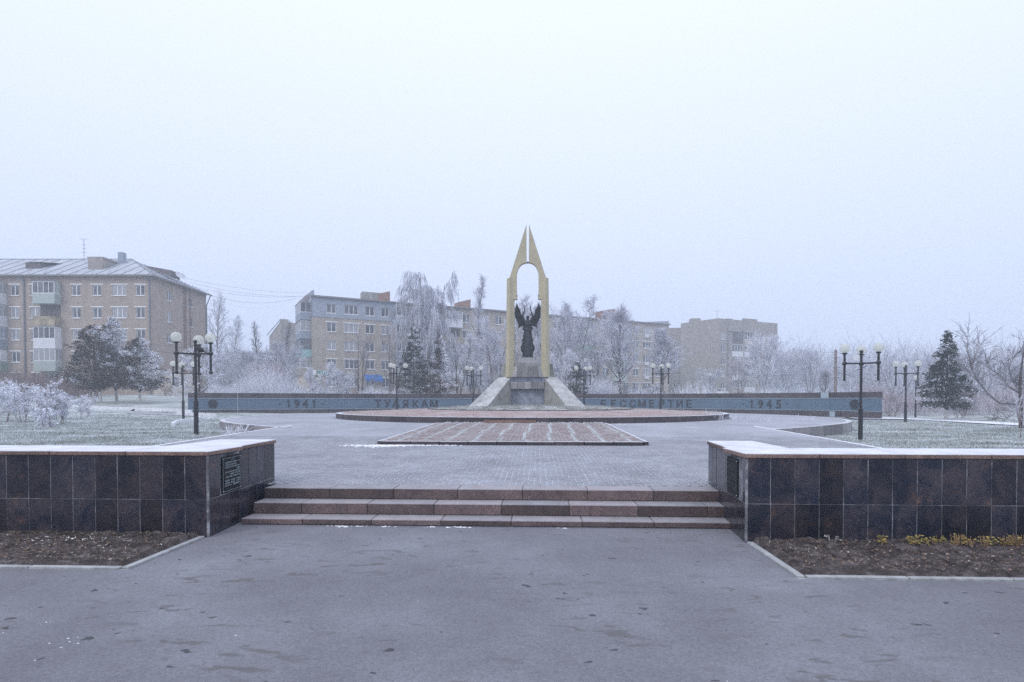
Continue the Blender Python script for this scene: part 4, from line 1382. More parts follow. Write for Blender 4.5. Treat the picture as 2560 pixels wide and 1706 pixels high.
# ------------------------------------------------------------------ lamps
GH = 3.89
def make_lamp(label, loc, angs, balls=True, scale=1.0, h=GH, base=True):
    t = thing('street_lamp', label, 'street lamp', loc, 0, 'lamps with three glass globes around the plaza')
    sl, arm_z, R = 1.34, 3.26, .70
    MB().lathe([(.088, -.25), (.088, sl), (.096, sl), (.096, sl + .02), (.05, sl + .03)], 16).build('sleeve', 'black', t, False)
    MB().lathe([(.052, sl), (.050, 3.70), (.03, 3.72)], 12).build('pole', 'black', t, False)
    MB().ball((0, 0, 3.76), .075, 12).build('finial', 'black', t, True)
    MB().ball((0, 0, arm_z), .095, 12).build('hub', 'black', t, True)
    view = math.atan2(loc[0], loc[1])
    for a in angs:
        a = math.radians(a) - view
        x, y = R * math.cos(a), R * math.sin(a)
        MB().tube([(0, 0, arm_z), (x, y, arm_z)], .036, 10).build('arm', 'black', t)
        MB().ball((x, y, arm_z), .095, 12).build('joint', 'black', t, True)
        sm = MB().tube([(x, y, 2.52), (x, y, 3.64)], .046, 12).build('stem', 'black', t)
        if balls:
            MB().ball((x, y, 2.50), .075, 12).build('end_ball', 'black', sm, True)
        MB().lathe([(.05, 3.63), (.105, 3.675), (.11, 3.70), (.06, 3.705)], 14, (x, y)).build('holder', 'black', sm)
        g = MB().ball((x, y, GH), .205, 20, .96).build('globe', 'globe', t, True)
        MB().lathe([(.05, 3.70), (.05, 3.79), (.03, 3.80), (.035, 3.86), (.03, 3.93), (.01, 3.96)], 10, (x, y)).build('bulb', 'bulb', g)
    return t
lp = {}
lp['a'] = make_lamp('black three globe lamp with a bird on its arm, above the plaque wall', gz(490, 23.4), (200, 80, 320))
lp['b'] = make_lamp('black three globe lamp behind the bird lamp, near the end of the memorial wall', gz(458, 40.3), (95, 215, 335))
lp['c'] = make_lamp('black three globe lamp carrying a white box, in front of the wall emblem', gz(2152, 21.7), (90, 210, 330), False)
lp['d'] = make_lamp('black three globe lamp on the lawn beside the lone conifer', gz(2264, 36.9), (97, 217, 337))
for px, d, an, lb in ((992, 46.5, (111, 231, 351), 'three globe lamp standing before the letters of the first word'),
                      (1183, 50.5, (102, 222, 342), 'three globe lamp beside the monument ramp on the dark evergreen side'),
                      (1460, 50.5, (78, 318, 198), 'three globe lamp beside the monument ramp on the parked cars side'),
                      (1652, 46.8, (85, 205, 325), 'three globe lamp standing before the letters of the last word')):
    x = (px - 1280) / F * d
    make_lamp(lb, Vector((x, d, 0.22)), an)
MB().box(-.12, .12, -.03, .05, 0, .25).build('white_box', 'pan_white', lp['c']).location = (-.36, -.2, 3.36)
MB().tube([(-.25, -.08, 2.95), (.2, -.08, 3.17)], .016, 6).build('bracket', 'black', lp['c'])
lp['c'].scale = (.885,) * 3
lp['d'].scale = (.955,) * 3
def single_lamp(label, p, top):
    t = thing('lamp_post', label, 'street lamp', p, 0, 'single globe lamps')
    h = top - p.z
    MB().lathe([(.07, -.2), (.07, min(1.3, h * .35)), (.045, min(1.32, h * .36)), (.04, h - .2), (.1, h - .17)], 10).build('pole', 'black', t)
    MB().ball((0, 0, h), .2, 16).build('globe', 'globe', t, True)
p = gz(1775, 78); single_lamp('single globe lamp post in front of the brown block gable', p, at(1775, 937, 78).z)
p = gz(1208, 66); single_lamp('single globe lamp post among the frosted trees beside the monument', p, at(1208, 912, 66).z)
p = gz(2289, 45.5); single_lamp('lamp post partly hidden behind the lamp beside the conifer', p, at(2291, 945, 45.5).z)

# birds
def bird(label, loc, rz, pitch, L=.42):
    t = thing('bird', label, 'bird', loc, rz)
    M = Matrix.Rotation(pitch, 4, 'Y')
    b = MB(Matrix.Translation((0, 0, .13)) @ M)
    s = L / .42
    b.tube([Vector(p) * s for p in ((-.12, 0, .03), (-.10, 0, .035), (-.04, 0, .02), (.04, 0, .0), (.11, 0, .0), (.16, 0, .0))], [x * s for x in (.02, .045, .07, .082, .06, .02)], 12)
    b.ball((-.135 * s, 0, .05 * s), .042 * s, 12)
    b.add([(.12 * s, -.025 * s, .02 * s), (.12 * s, .025 * s, .02 * s), (.30 * s, .035 * s, .0), (.30 * s, -.035 * s, .0), (.12 * s, 0, -.02 * s), (.29 * s, 0, -.01 * s)],
          [(0, 1, 2, 3), (0, 3, 5, 4), (1, 4, 5, 2), (0, 4, 1), (2, 5, 3)])
    b.build('body', 'bird', t, True)
    MB(Matrix.Translation((0, 0, .13)) @ M).tube([(-.17 * s, 0, .05 * s), (-.235 * s, 0, .035 * s)], [.018 * s, .003], 8).build('beak', 'bird', t)
    for y in (-.025, .025):
        MB().tube([(0, y, .1), (.01, y, .0)], .007, 5).build('leg', 'bird', t)
la = lp['a'].location
bird('black bird perched on the crossarm of a three globe lamp', (la.x + .20, la.y - .10, la.z + 3.31), -.25, .36, .60)
g = ground(333, 1030)
bird('black bird standing on the frosted lawn by the whitewashed kerb', (g.x, g.y, g.z), 2.9, .15, .42)

# whitewashed kerbs and frosted paths
def kerb_line(pxs, label, w=.12, h=.13, seg=1.0):
    pts = [ground(*p) for p in pxs]
    L = catmull([(p.x, p.y) for p in pts], 12)
    root = None
    acc, start = 0, L[0]
    for a, c in zip(L, L[1:]):
        acc += (c - a).length
        if acc >= seg or c is L[-1]:
            d = c - start
            me = bevel_box(max(.05, round(d.length, 1) - .012), w, .45, .01, 'white_kerb')
            m = (start + c) / 2
            loc = Vector((m.x, m.y, zt(m.x, m.y) - .45 + h))
            ang = math.atan2(d.y, d.x)
            if root is None:
                root = link('kerb', me, None, loc, (0, 0, ang), kind='structure')
            else:
                o = link('kerb_stone', me, root)
                o.matrix_parent_inverse = (Matrix.Translation(root.location) @ Matrix.Rotation(root.rotation_euler.z, 4, 'Z')).inverted()
                o.location = loc
                o.rotation_euler = (0, 0, ang)
            start, acc = c, 0
kerb_line([(-60, 1010), (36, 1013.6), (171, 1019), (321, 1026), (479, 1033)], '', .16, .22)
kerb_line([(440, 1039), (500, 1042), (540, 1045)], '', .14, .26)
kerb_line([(432, 1067), (440, 1061), (455, 1057), (485, 1054), (525, 1050)], '', .16, .2)
def ribbon(name, mat, pxs, w, dz=.03):
    pts = [ground(*p) for p in pxs]
    L = catmull([(p.x, p.y) for p in pts], 10)
    V, q = [], []
    for i, p in enumerate(L):
        d = (L[min(i + 1, len(L) - 1)] - L[max(i - 1, 0)]).normalized()
        n = Vector((-d.y, d.x))
        for k in range(5):
            s = p + n * w * (k / 4 - .5)
            V.append((s.x, s.y, zt(s.x, s.y) + dz))
        if i:
            for k in range(4):
                q.append(((i - 1) * 5 + k, i * 5 + k, i * 5 + k + 1, (i - 1) * 5 + k + 1))
    return link(name, mesh_np(name, V, [np.array(q)], mat), kind='structure')
ribbon('frosted_path', 'frost_path', [(2120, 1046), (2200, 1047.5), (2330, 1052), (2450, 1058), (2570, 1064.5), (2800, 1077)], 2.1, .06)
ribbon('footpath', 'paving_far', [(330, 1033), (380, 1035), (430, 1037), (500, 1039.5)], 1.3, .03)

# ------------------------------------------------------------------ buildings
class Bld:
    def __init__(s, name, label, cat, loc):
        s.r = thing(name, label, cat, loc)
        s.o = Vector(loc)
    def part(s, mb, name, mat, parent=None, **k):
        return link(name, mb.mesh(name, mat, off=s.o, bevel=k.pop('bevel', 0)), parent or s.r, **k)
    def facade(s, p0, p1, z0, z1, ops, mat, depth=.16, name='wall'):
        """a wall pierced by openings (s0,s1,z0,z1) with real reveals"""
        p0, p1 = Vector(p0), Vector(p1)
        L = (p1 - p0).length
        d = (p1 - p0) / L
        inn = Vector((-d.y, d.x))
        xs = sorted({0, L, *[o[0] for o in ops], *[o[1] for o in ops]})
        zs_ = sorted({z0, z1, *[o[2] for o in ops], *[o[3] for o in ops]})
        mb = MB()
        def P(a, z, t=0):
            q = p0 + d * a + inn * t
            return (q.x, q.y, z)
        for a, c in zip(xs, xs[1:]):
            run = None
            for b_, e_ in zip(zs_, zs_[1:]):
                mx, mz = (a + c) / 2, (b_ + e_) / 2
                hole = any(o[0] < mx < o[1] and o[2] < mz < o[3] for o in ops)
                if hole:
                    if run is not None:
                        mb.add([P(a, run), P(c, run), P(c, b_), P(a, b_)], [(0, 1, 2, 3)])
                        run = None
                elif run is None:
                    run = b_
            if run is not None:
                mb.add([P(a, run), P(c, run), P(c, z1), P(a, z1)], [(0, 1, 2, 3)])
        for a, c, b_, e_ in ops:
            mb.add([P(a, b_), P(c, b_), P(c, e_), P(a, e_), P(a, b_, depth), P(c, b_, depth), P(c, e_, depth), P(a, e_, depth)],
                   [(0, 4, 5, 1), (1, 5, 6, 2), (2, 6, 7, 3), (3, 7, 4, 0)])
        s.part(mb, name, mat)
        return p0, d
    _wm = {}
    def window(s, p0, d, sc, zc, w, h, panes=2, lintel=True, fmat='win'):
        key = (round(w, 2), round(h, 2), panes, lintel, fmat)
        if key not in Bld._wm:
            f = MB()
            t = .075
            f.box(-w / 2, w / 2, .09, .15, h / 2 - t, h / 2).box(-w / 2, w / 2, .09, .15, -h / 2, -h / 2 + t)
            f.box(-w / 2, -w / 2 + t, .09, .15, -h / 2 + t, h / 2 - t).box(w / 2 - t, w / 2, .09, .15, -h / 2 + t, h / 2 - t)
            for i in range(1, panes):
                x = -w / 2 + w * i / panes
                f.box(x - .045, x + .045, .092, .148, -h / 2 + t, h / 2 - t)
            f.box(-w / 2 - .06, w / 2 + .06, -.09, .10, -h / 2 - .07, -h / 2 - .001)
            if lintel:
                f.box(-w / 2 - .2, w / 2 + .2, -.03, .03, h / 2 + .03, h / 2 + .15)
            g = MB().box(-w / 2 + .01, w / 2 - .01, .115, .155, -h / 2 + .01, h / 2 - .01)
            Bld._wm[key] = (f.mesh('window', fmat), g.mesh('pane', 'glass'))
        fm, gm = Bld._wm[key]
        q = p0 + d * sc
        o = link('window', fm, s.r, Vector((q.x, q.y, zc)) - s.o, (0, 0, math.atan2(d.y, d.x)))
        link('pane', gm, o)
        return o
    def balcony(s, p0, d, sc, zc, w, dep, pmat, glazed=True, n=4, fmat='win', side=None, ph=1.05):
        """glazed balcony: panel below, casement above; zc is the middle of the storey's windows"""
        q = p0 + d * sc
        M = Matrix.Translation(Vector((q.x, q.y, zc))) @ Matrix.Rotation(math.atan2(d.y, d.x), 4, 'Z')
        z0, z1, z2 = -1.62, -1.62 + ph, .86
        pb = MB(M)
        pb.box(-w / 2, w / 2, -dep, -dep + .06, z0, z1).box(-w / 2, -w / 2 + .05, -dep + .06, 0, z0, z1).box(w / 2 - .05, w / 2, -dep + .06, 0, z0, z1).box(-w / 2 - .04, w / 2 + .04, -dep - .04, 0, z0 - .14, z0 - .002)
        o = s.part(pb, 'balcony', pmat)
        if glazed:
            f = MB(M)
            t = .06
            f.box(-w / 2, w / 2, -dep, -dep + .05, z1 + .003, z1 + .08).box(-w / 2, w / 2, -dep, -dep + .05, z2 - .08, z2)
            for i in range(n + 1):
                x = -w / 2 + t / 2 + (w - t) * i / n
                f.box(x - t / 2, x + t / 2, -dep - .005, -dep + .055, z1 + .003, z2)
            for x in (-w / 2, w / 2 - .05):
                f.box(x, x + .05, -dep + .06, 0, z1 + .003, z1 + .08).box(x, x + .05, -dep + .06, 0, z2 - .08, z2)
                f.box(x, x + .05, -dep * .5, -dep * .5 + .05, z1 + .08, z2 - .08)
            s.part(f, 'glazing_bar', fmat, o)
            g = MB(M)
            g.box(-w / 2 + .02, w / 2 - .02, -dep + .02, -dep + .04, z1 + .05, z2 - .05)
            s.part(g, 'pane', 'glass', o)
            for i, x in enumerate((-w / 2 + .015, w / 2 - .035)):
                gg = MB(M).box(x, x + .02, -dep + .05, -.01, z1 + .05, z2 - .05)
                s.part(gg, 'pane' if side is None else 'side_panel', 'glass' if side is None else side, o)
            s.part(MB(M).box(-w / 2 - .05, w / 2 + .05, -dep - .06, 0, z2 + .002, z2 + .06), 'canopy', 'eave', o)
        else:
            s.part(MB(M).box(-w / 2 + .1, w / 2 - .1, -.04, .02, z1, z2), 'back_wall', 'shade_dark', o)
        return o

def antenna(label, base, h, bars):
    t = thing('roof_antenna', label, 'antenna', base)
    MB().tube([(0, 0, -.3), (0, 0, h)], .03, 6).build('mast', 'metal', t)
    for z, w in bars:
        MB().tube([(-w / 2, 0, z), (w / 2, 0, z)], .02, 5).build('bar', 'metal', t)
    return t

# --- tan brick block with the hipped frosted roof
GZ = 1.9
ZE = 16.3
X1, Y0, Y1 = -43.4, 70.0, 82.6
B1 = Bld('apartment_building', 'five storey tan brick block with frosted hipped metal roof and downpipes', 'building', (-43.4, 70, GZ))
rowz = [14.55, 11.85, 9.2, 6.54, 3.98]
XL = -92.0
cols1 = [(-44.7, 1.05, 2), (-47.2, 1.72, 3), (-49.9, 1.05, 2), (-52.4, 1.05, 2), (-57.4, 1.05, 2), (-59.8, 1.05, 2), (-65.6, 1.05, 2), (-68.1, 1.72, 3), (-70.7, 1.05, 2), (-73.2, 1.05, 2), (-79, 1.05, 2), (-82, 1.05, 2)]
ops = [(x - w / 2 - XL, x + w / 2 - XL, z - .63, z + .63) for x, w, n in cols1 for z in rowz] + [(-55.6 - .9 - XL, -55.6 + .9 - XL, 3.98 - .63, 3.98 + .63)]
p0, d0 = B1.facade((XL, Y0), (X1, Y0), GZ - 1, ZE, ops, 'brick_tan')
for x, w, n in cols1:
    for z in rowz:
        B1.window(p0, d0, x - XL, z, w, 1.26, n)
B1.window(p0, d0, -55.6 - XL, 3.98, 1.8, 1.26, 3)
sty = [('pan_green', True, 'pan_green', 4), ('pan_rust', False, None, 0), ('pan_white', True, 'pan_white', 4), ('pan_green', True, None, 4)]
for z, (pm, gl, sd, n) in zip(rowz, sty):
    B1.balcony(p0, d0, -55.5 - XL, z, 2.6, 1.05, pm, gl, max(n, 1), 'win', sd)
for z, pm in zip(rowz, ('pan_white', 'pan_white', 'pan_blue', 'pan_dgreen')):
    B1.balcony(p0, d0, -62.1 - XL, z, 2.7, 1.05, pm, True, 3, 'win', 'pan_white' if pm == 'pan_dgreen' else ('pan_blue' if pm == 'pan_blue' else None))
gw = [(3.7, z) for z in rowz[:3]] + [(8.7, z) for z in rowz[:2]]
gops = [(s - .5, s + .5, z - .63, z + .63) for s, z in gw]
pg, dgv = B1.facade((X1, Y0), (X1, Y1), GZ - 1, ZE, gops, 'brick_tan')
for s, z in gw:
    B1.window(pg, dgv, s, z, 1.0, 1.26, 2, False)
MBf = MB().add([(XL, Y1, GZ - 1), (X1, Y1, GZ - 1), (X1, Y1, ZE), (XL, Y1, ZE), (XL, Y0, GZ - 1), (XL, Y0, ZE)], [(1, 0, 3, 2), (0, 4, 5, 3)])
B1.part(MBf, 'back_wall', 'brick_tan')
B1.part(MB().box(X1 + .003, X1 + .06, 70.3, 79.3, GZ - .5, 5.0), 'cream_storey', 'cream')
B1.part(MB().box(X1 + .062, X1 + .09, 74.4, 75.4, 3.1, 4.3), 'shop_window', 'glass')
ev = .55
ZR = 19.75
a0, a1, b0, b1 = XL - ev, X1 + ev, Y0 - ev, Y1 + ev
ym = (Y0 + Y1) / 2
rx = X1 - (ym - Y0)
rf = MB().add([(a0, b0, ZE), (a1, b0, ZE), (a1, b1, ZE), (a0, b1, ZE), (a0 + 6, ym, ZR), (rx, ym, ZR)], [(0, 1, 5, 4), (1, 2, 5), (2, 3, 4, 5), (3, 0, 4), (3, 2, 1, 0)])
roof = B1.part(rf, 'roof', 'roof')
B1.part(MB().box(a0, a1, b0 - .06, b0, ZE - .16, ZE + .02).box(a1, a1 + .06, b0 - .06, b1, ZE - .16, ZE + .02), 'gutter', 'eave')
sm = MB()
def roofp(x, t):
    """front slope point: t 0 eave, 1 ridge"""
    return Vector((x, b0 + (ym - b0) * t, ZE + (ZR - ZE) * t + .03))
x = a0 + 1
while x < a1:
    tmax = 1.0 if x < rx else (a1 - x) / (a1 - rx)
    sm.tube([roofp(x, 0), roofp(x, max(.02, tmax))], .035, 4)
    x += 1.55
y = b0 + .8
while y < b1:
    t = 1 - abs(y - ym) / (ym - b0)
    sm.tube([(a1, y, ZE + .03), (a1 + (rx - a1) * t, y, ZE + (ZR - ZE) * t + .03)], .035, 4)
    y += 1.4
sm.tube([(rx, ym, ZR + .03), (a1, b0, ZE + .03)], .06, 4).tube([(rx, ym, ZR + .03), (a0 + 6, ym, ZR + .03)], .07, 4)
B1.part(sm, 'roof_seam', 'seam', roof, kind='stuff')
sg_ = MB()
x = a0 + .5
while x < a1:
    sg_.tube([(x, b0 + .15, ZE + .1), (x + .25, b0 + .4, ZE + .6)], .02, 4)
    x += 1.9
y = b0 + .5
while y < b1:
    sg_.tube([(a1 - .15, y, ZE + .1), (a1 - .4, y, ZE + .6)], .02, 4).tube([(a1 - .4, y, ZE + .6), (a1 - .7, y + .2, ZE + .35)], .02, 4)
    y += .9
B1.part(sg_, 'snow_guard', 'metal', roof, kind='stuff')
c = at(235, 683, 72.2)
B1.part(MB().box(-52.1, -50.3, 71.6, 74.2, ZE + .2, 18.75).prism([(71.6, 18.75), (74.2, 18.75), (74.2, 18.95), (71.6, 18.95)], -52.2, -50.2, 'x'), 'chimney', 'brick_brown', roof)
B1.part(MB().box(-50.25, -49.6, 74.3, 75.0, ZE + 1, 20.2), 'chimney', 'pan_blue', roof)
for (xa, lab) in ((-59.2, 0),):
    dm = MB().add([(xa - .9, 72.0, ZE + 1.2), (xa + .9, 72.0, ZE + 1.2), (xa + .9, 72.0, 18.3), (xa - .9, 72.0, 18.3), (xa - 1.1, 71.8, 18.35), (xa + 1.1, 71.8, 18.35), (xa + 2.4, 75.3, 18.9), (xa - 1.0, 75.3, 18.9), (xa + .9, 74.6, ZE + 2.6), (xa - .9, 74.6, ZE + 2.6)],
                  [(0, 1, 2, 3), (4, 5, 6, 7), (1, 8, 2), (0, 3, 9)])
    B1.part(dm, 'dormer', 'shade_dark', roof)
dm = MB().add([(X1 - .6, 75.2, ZE + .9), (X1 - .6, 77.2, ZE + .9), (X1 - .6, 77.2, 18.1), (X1 - .6, 75.2, 18.1), (X1 - 4.6, 75.9, 18.9), (X1 - 4.6, 76.6, 18.9)],
              [(0, 1, 2, 3), (3, 2, 5, 4), (0, 3, 4), (1, 5, 2)])
B1.part(dm, 'dormer', 'shade_dark', roof)
for k in range(2):
    mb = MB(Matrix.Translation((X1 + .2, 75.5 + .9 * k, 17.6)) @ Matrix.Rotation(1.2, 4, 'Y') @ Matrix.Rotation(.4, 4, 'X'))
    mb.lathe([(.03, -.1), (.3, -.06), (.42, 0.02), (.40, .03), (.02, -.05)], 14)
    B1.part(mb, 'satellite_dish', 'pan_white', roof)
for px_, ytop in ((XL + 33.0, 0), (-43.5, 0)):
    xx = -58.6 if ytop == 0 and px_ != -43.5 else -43.55
    B1.part(MB().tube([(xx, Y0 - .5, ZE), (xx, Y0 - .12, ZE - .7), (xx, Y0 - .12, GZ)], .075, 8), 'downpipe', 'pipe')
B1.part(MB().tube([(X1 + .5, Y1 + .3, ZE), (X1 + .1, Y1 - .1, ZE - 1.6), (X1 + .1, Y1 - .1, GZ)], .07, 8), 'downpipe', 'pipe')
for y_, z_ in ((76.9, 4), (77.3, 5), (78.3, 4.5)):
    B1.part(MB().tube([(X1 + .1, y_, ZE + .3), (X1 + .1, y_, z_)], .045, 6), 'gas_pipe', 'gas_pipe')
antenna('tall lattice aerial on the ridge of the hipped roof', Vector((-56.0, ym, ZR)), 2.7, [(2.65, 1.0), (1.9, .5), (1.4, .5), (.9, .6)])

# --- long block receding behind the trees
L0, L1 = at(780, 741, 84.6), at(1672, 813, 117.0)
p0w, p1w = Vector((L0.x, L0.y)), Vector((L1.x, L1.y))
LEN = (p1w - p0w).length
dl = (p1w - p0w) / LEN
nb_ = Vector((-dl.y, dl.x))            # into the block
ZE2 = 16.35
B2 = Bld('apartment_building', 'long pale brick five storey block with grey clad top corner and pharmacy sign', 'building', (p0w.x, p0w.y, GZ))
rows2 = [14.85, 12.12, 9.42, 6.72, 4.02]
cl = [(2.73, 1.35, 2), (5.64, 2.05, 3), (8.42, 1.35, 2), (10.8, 1.2, 2)]
colsB = list(cl) + [(16.6, 1.35, 2), (19.0, 1.35, 2), (24.4, 1.35, 2), (27.2, 2.05, 3), (30.4, 1.35, 2), (33.2, 1.35, 2), (36.4, 1.35, 2), (39.4, 1.35, 2), (42.4, 2.05, 3), (45.2, 1.35, 2), (50.6, 1.35, 2), (53.0, 1.35, 2)] + [(LEN - a, w, n) for a, w, n in cl[::-1]]
ops = [(a - w / 2, a + w / 2, z - .68, z + .68) for a, w, n in colsB for z in rows2]
pB, dB = B2.facade(p0w, p1w, GZ - 1, ZE2, ops, 'brick_pale')
for a, w, n in colsB:
    for i, z in enumerate(rows2):
        B2.window(pB, dB, a, z, w, 1.36, n, i in (1, 3, 4))
for a, mats in ((13.7, ('pan_blue', 'pan_beige', 'pan_blue', 'pan_green')), (21.8, ('pan_white', 'pan_rust', 'pan_blue', 'pan_white')), (47.9, ('pan_green', 'pan_dgreen', 'pan_white', 'pan_beige')), (55.8, ('pan_green', 'pan_blue', 'pan_dgreen', 'pan_green'))):
    for z, m in zip(rows2, mats):
        B2.balcony(pB, dB, a, z, 2.9, 1.1, m, m != 'pan_rust', 4)
# grey cladding over the corner of the top storey
cz0, cz1 = 13.5, ZE2 - .02
clad = MB()
xs = [0.0] + sorted(v for a, w, n in cl for v in (a - w / 2, a + w / 2)) + [12.4]
def B2p(s_, t, z):
    q = p0w + dl * s_ + nb_ * t
    return (q.x, q.y, z)
for i, (a, c) in enumerate(zip(xs, xs[1:])):
    rng_ = [(cz0, cz1)] if i % 2 == 0 else [(cz0, 14.85 - .69), (14.85 + .69, cz1)]
    for z0, z1 in rng_:
        clad.add([B2p(a, -.07, z0), B2p(c, -.07, z0), B2p(c, -.07, z1), B2p(a, -.07, z1), B2p(a, 0, z0), B2p(c, 0, z0), B2p(c, 0, z1), B2p(a, 0, z1)], [(0, 1, 2, 3), (0, 4, 5, 1), (2, 6, 7, 3), (1, 5, 6, 2), (3, 7, 4, 0)])
clad.add([B2p(-.07, 2.6, cz0), B2p(-.07, -.07, cz0), B2p(-.07, -.07, cz1), B2p(-.07, 2.6, cz1)], [(0, 1, 2, 3)])
B2.part(clad, 'top_cladding', 'grey_clad')
WD = 12.0
g0 = p0w + nb_ * WD
B2.facade(g0, p0w, GZ - 1, ZE2 + .1, [], 'brick_pale', name='gable_wall')
B2.facade(p1w, p1w + nb_ * WD, GZ - 1, ZE2 + .1, [], 'brick_pale', name='gable_wall')
B2.part(MB().add([B2p(LEN, WD, GZ - 1), B2p(0, WD, GZ - 1), B2p(0, WD, ZE2), B2p(LEN, WD, ZE2)], [(0, 1, 2, 3)]), 'back_wall', 'brick_pale')
rf = MB().add([B2p(-.1, -.45, ZE2), B2p(LEN + .1, -.45, ZE2), B2p(LEN + .1, WD + .4, ZE2), B2p(-.1, WD + .4, ZE2), B2p(-.1, -.45, ZE2 + .22), B2p(LEN + .1, -.45, ZE2 + .22), B2p(LEN + .1, WD + .4, ZE2 + .22), B2p(-.1, WD + .4, ZE2 + .22), B2p(-.1, WD / 2, ZE2 + 1.1), B2p(LEN + .1, WD / 2, ZE2 + 1.1)],
              [(3, 2, 1, 0), (0, 1, 5, 4), (2, 3, 7, 6), (4, 5, 9, 8), (6, 7, 8, 9), (3, 0, 4, 8, 7), (1, 2, 6, 9, 5)])
roof2 = B2.part(rf, 'roof', 'eave')
for e in (0.0, LEN - .3):
    q0 = [B2p(e, -.1, ZE2), B2p(e + .3, -.1, ZE2), B2p(e + .3, WD + .1, ZE2), B2p(e, WD + .1, ZE2)]
    hh = [.85, .85, 1.9, 1.9] if e else [.95, .95, 1.3, 1.3]
    B2.part(MB().add(q0 + [(p[0], p[1], p[2] + h) for p, h in zip(q0, hh)], [(3, 2, 1, 0), (4, 5, 6, 7), (0, 1, 5, 4), (1, 2, 6, 5), (2, 3, 7, 6), (3, 0, 4, 7)]), 'parapet', 'grey_clad')
# balconies of the gable
gdir = (p0w - g0).normalized()
gw_ = (('pan_blue', 'wood_dark'), ('pan_blue', 'wood_dark'), ('pan_turq', 'metal'), ('pan_beige', 'win'))
for z, (m, fm) in zip(rows2, gw_):
    B2.balcony(g0, gdir, WD - 3.4, z, 5.0, 1.5, m, True, 6, 'win' if fm == 'win' else ('pan_white' if m == 'pan_blue' else 'metal'), None, .95)
B2.part(MB(Matrix.Translation(Vector((*(g0 + gdir * (WD - 3.4)), 0))) @ Matrix.Rotation(math.atan2(gdir.y, gdir.x), 4, 'Z')).box(-2.3, 2.3, -1.3, 0, GZ - .5, 5.0), 'porch', 'cream')
# chimneys and roof vents
def roofbox(px, pw, t, h, mat, name='chimney', slope=0.3):
    k = (px - 1280) / F
    s_ = (k * p0w.y - p0w.x) / (dl.x - k * dl.y)
    q = [B2p(s_ - pw / 2, t, ZE2), B2p(s_ + pw / 2, t, ZE2), B2p(s_ + pw / 2, t + 1.5, ZE2), B2p(s_ - pw / 2, t + 1.5, ZE2)]
    hs = [h - slope, h, h, h - slope]
    B2.part(MB().add(q + [(p[0], p[1], p[2] + hh) for p, hh in zip(q, hs)], [(3, 2, 1, 0), (4, 5, 6, 7), (0, 1, 5, 4), (1, 2, 6, 5), (2, 3, 7, 6), (3, 0, 4, 7)]), name, mat, roof2)
    return Vector(B2p(s_, t + .7, ZE2 + h))
roofbox(972, 1.7, 2.0, 2.2, 'brick_orange', 'chimney', .5)
c_ = roofbox(943, 3.0, 2.6, 1.9, 'conc', 'roof_hatch', 0)
roofbox(1174, 2.4, 2.2, 2.1, 'brick_orange', 'chimney', .7)
roofbox(1534, 3.6, 2.0, 2.7, 'brick_red', 'chimney', .7)
def on_roof(px, t=2.0):
    k = (px - 1280) / F
    s_ = (k * p0w.y - p0w.x) / (dl.x - k * dl.y)
    return Vector(B2p(s_, t, ZE2 + .3))
antenna('ladder aerial beside the weeping tree on the long block roof', on_roof(1158), 3.2, [(3.15, 1.0), (2.4, .5), (1.7, .5), (1.0, .6), (.6, .5)])
antenna('T shaped aerial next to the red chimney of the long block', on_roof(1508, 3), 5.0, [(4.4, 3.0), (4.9, .4)])
# air conditioners
for px, i in ((1614, 0), (1614, 2), (1614, 3), (975, 3)):
    k = (px - 1280) / F
    s_ = (k * p0w.y - p0w.x) / (dl.x - k * dl.y)
    q = p0w + dl * s_
    B2.part(MB(Matrix.Translation((q.x, q.y, rows2[i] - 1.25)) @ Matrix.Rotation(math.atan2(dl.y, dl.x), 4, 'Z')).box(-.42, .42, -.42, -.08, 0, .6), 'air_conditioner', 'pan_white')
# pharmacy sign: green board with white capitals
sq = p0w + dl * .25
SM = Matrix.Translation((sq.x, sq.y, 0)) @ Matrix.Rotation(math.atan2(dl.y, dl.x), 4, 'Z')
sgn = thing('shop_sign', 'green board with white capitals fixed to the corner of the long block', 'sign', (sq.x, sq.y, 5.0))
MB(Matrix.Rotation(math.atan2(dl.y, dl.x), 4, 'Z')).box(.55, 3.55, -.14, -.06, 0, .62).build('board', 'sign_green', sgn)
MB(Matrix.Rotation(math.atan2(dl.y, dl.x), 4, 'Z')).box(.5, 3.6, -.12, -.055, -.05, .0).box(.5, 3.6, -.12, -.055, .62, .67).box(.5, .55, -.12, -.055, 0, .62).box(3.55, 3.6, -.12, -.055, 0, .62).build('board_edge', 'sign_white', sgn)
for i, ch in enumerate('АПТЕКА'):
    m = glyph(ch, .60)
    m.materials.clear()
    m.materials.append(MT['sign_white'])
    x = .95 + i * .44
    a = math.atan2(dl.y, dl.x)
    link('letter', m, sgn, (x * math.cos(a) + .16 * math.sin(a), x * math.sin(a) - .16 * math.cos(a), .09), (0, 0, a))
MB(Matrix.Rotation(math.atan2(dl.y, dl.x), 4, 'Z')).box(-.35, .25, -.14, -.06, .05, .75).build('logo_plate', 'sign_white', sgn)
aw = thing('awning', 'blue awning over a ground floor shop window of the long block', 'awning', Vector(B2p(8.8, 0, 3.9)))
am = MB()
Aq = [B2p(7.5, -.02, 5.2), B2p(10.1, -.02, 5.2), B2p(10.2, -.9, 4.5), B2p(7.5, -.9, 4.5)]
am.add(Aq + [(p[0], p[1], p[2] - .05) for p in Aq], [(0, 1, 2, 3), (7, 6, 5, 4), (0, 4, 5, 1), (1, 5, 6, 2), (2, 6, 7, 3), (3, 7, 4, 0)])
am.build('canopy', 'blue', aw, world=True)
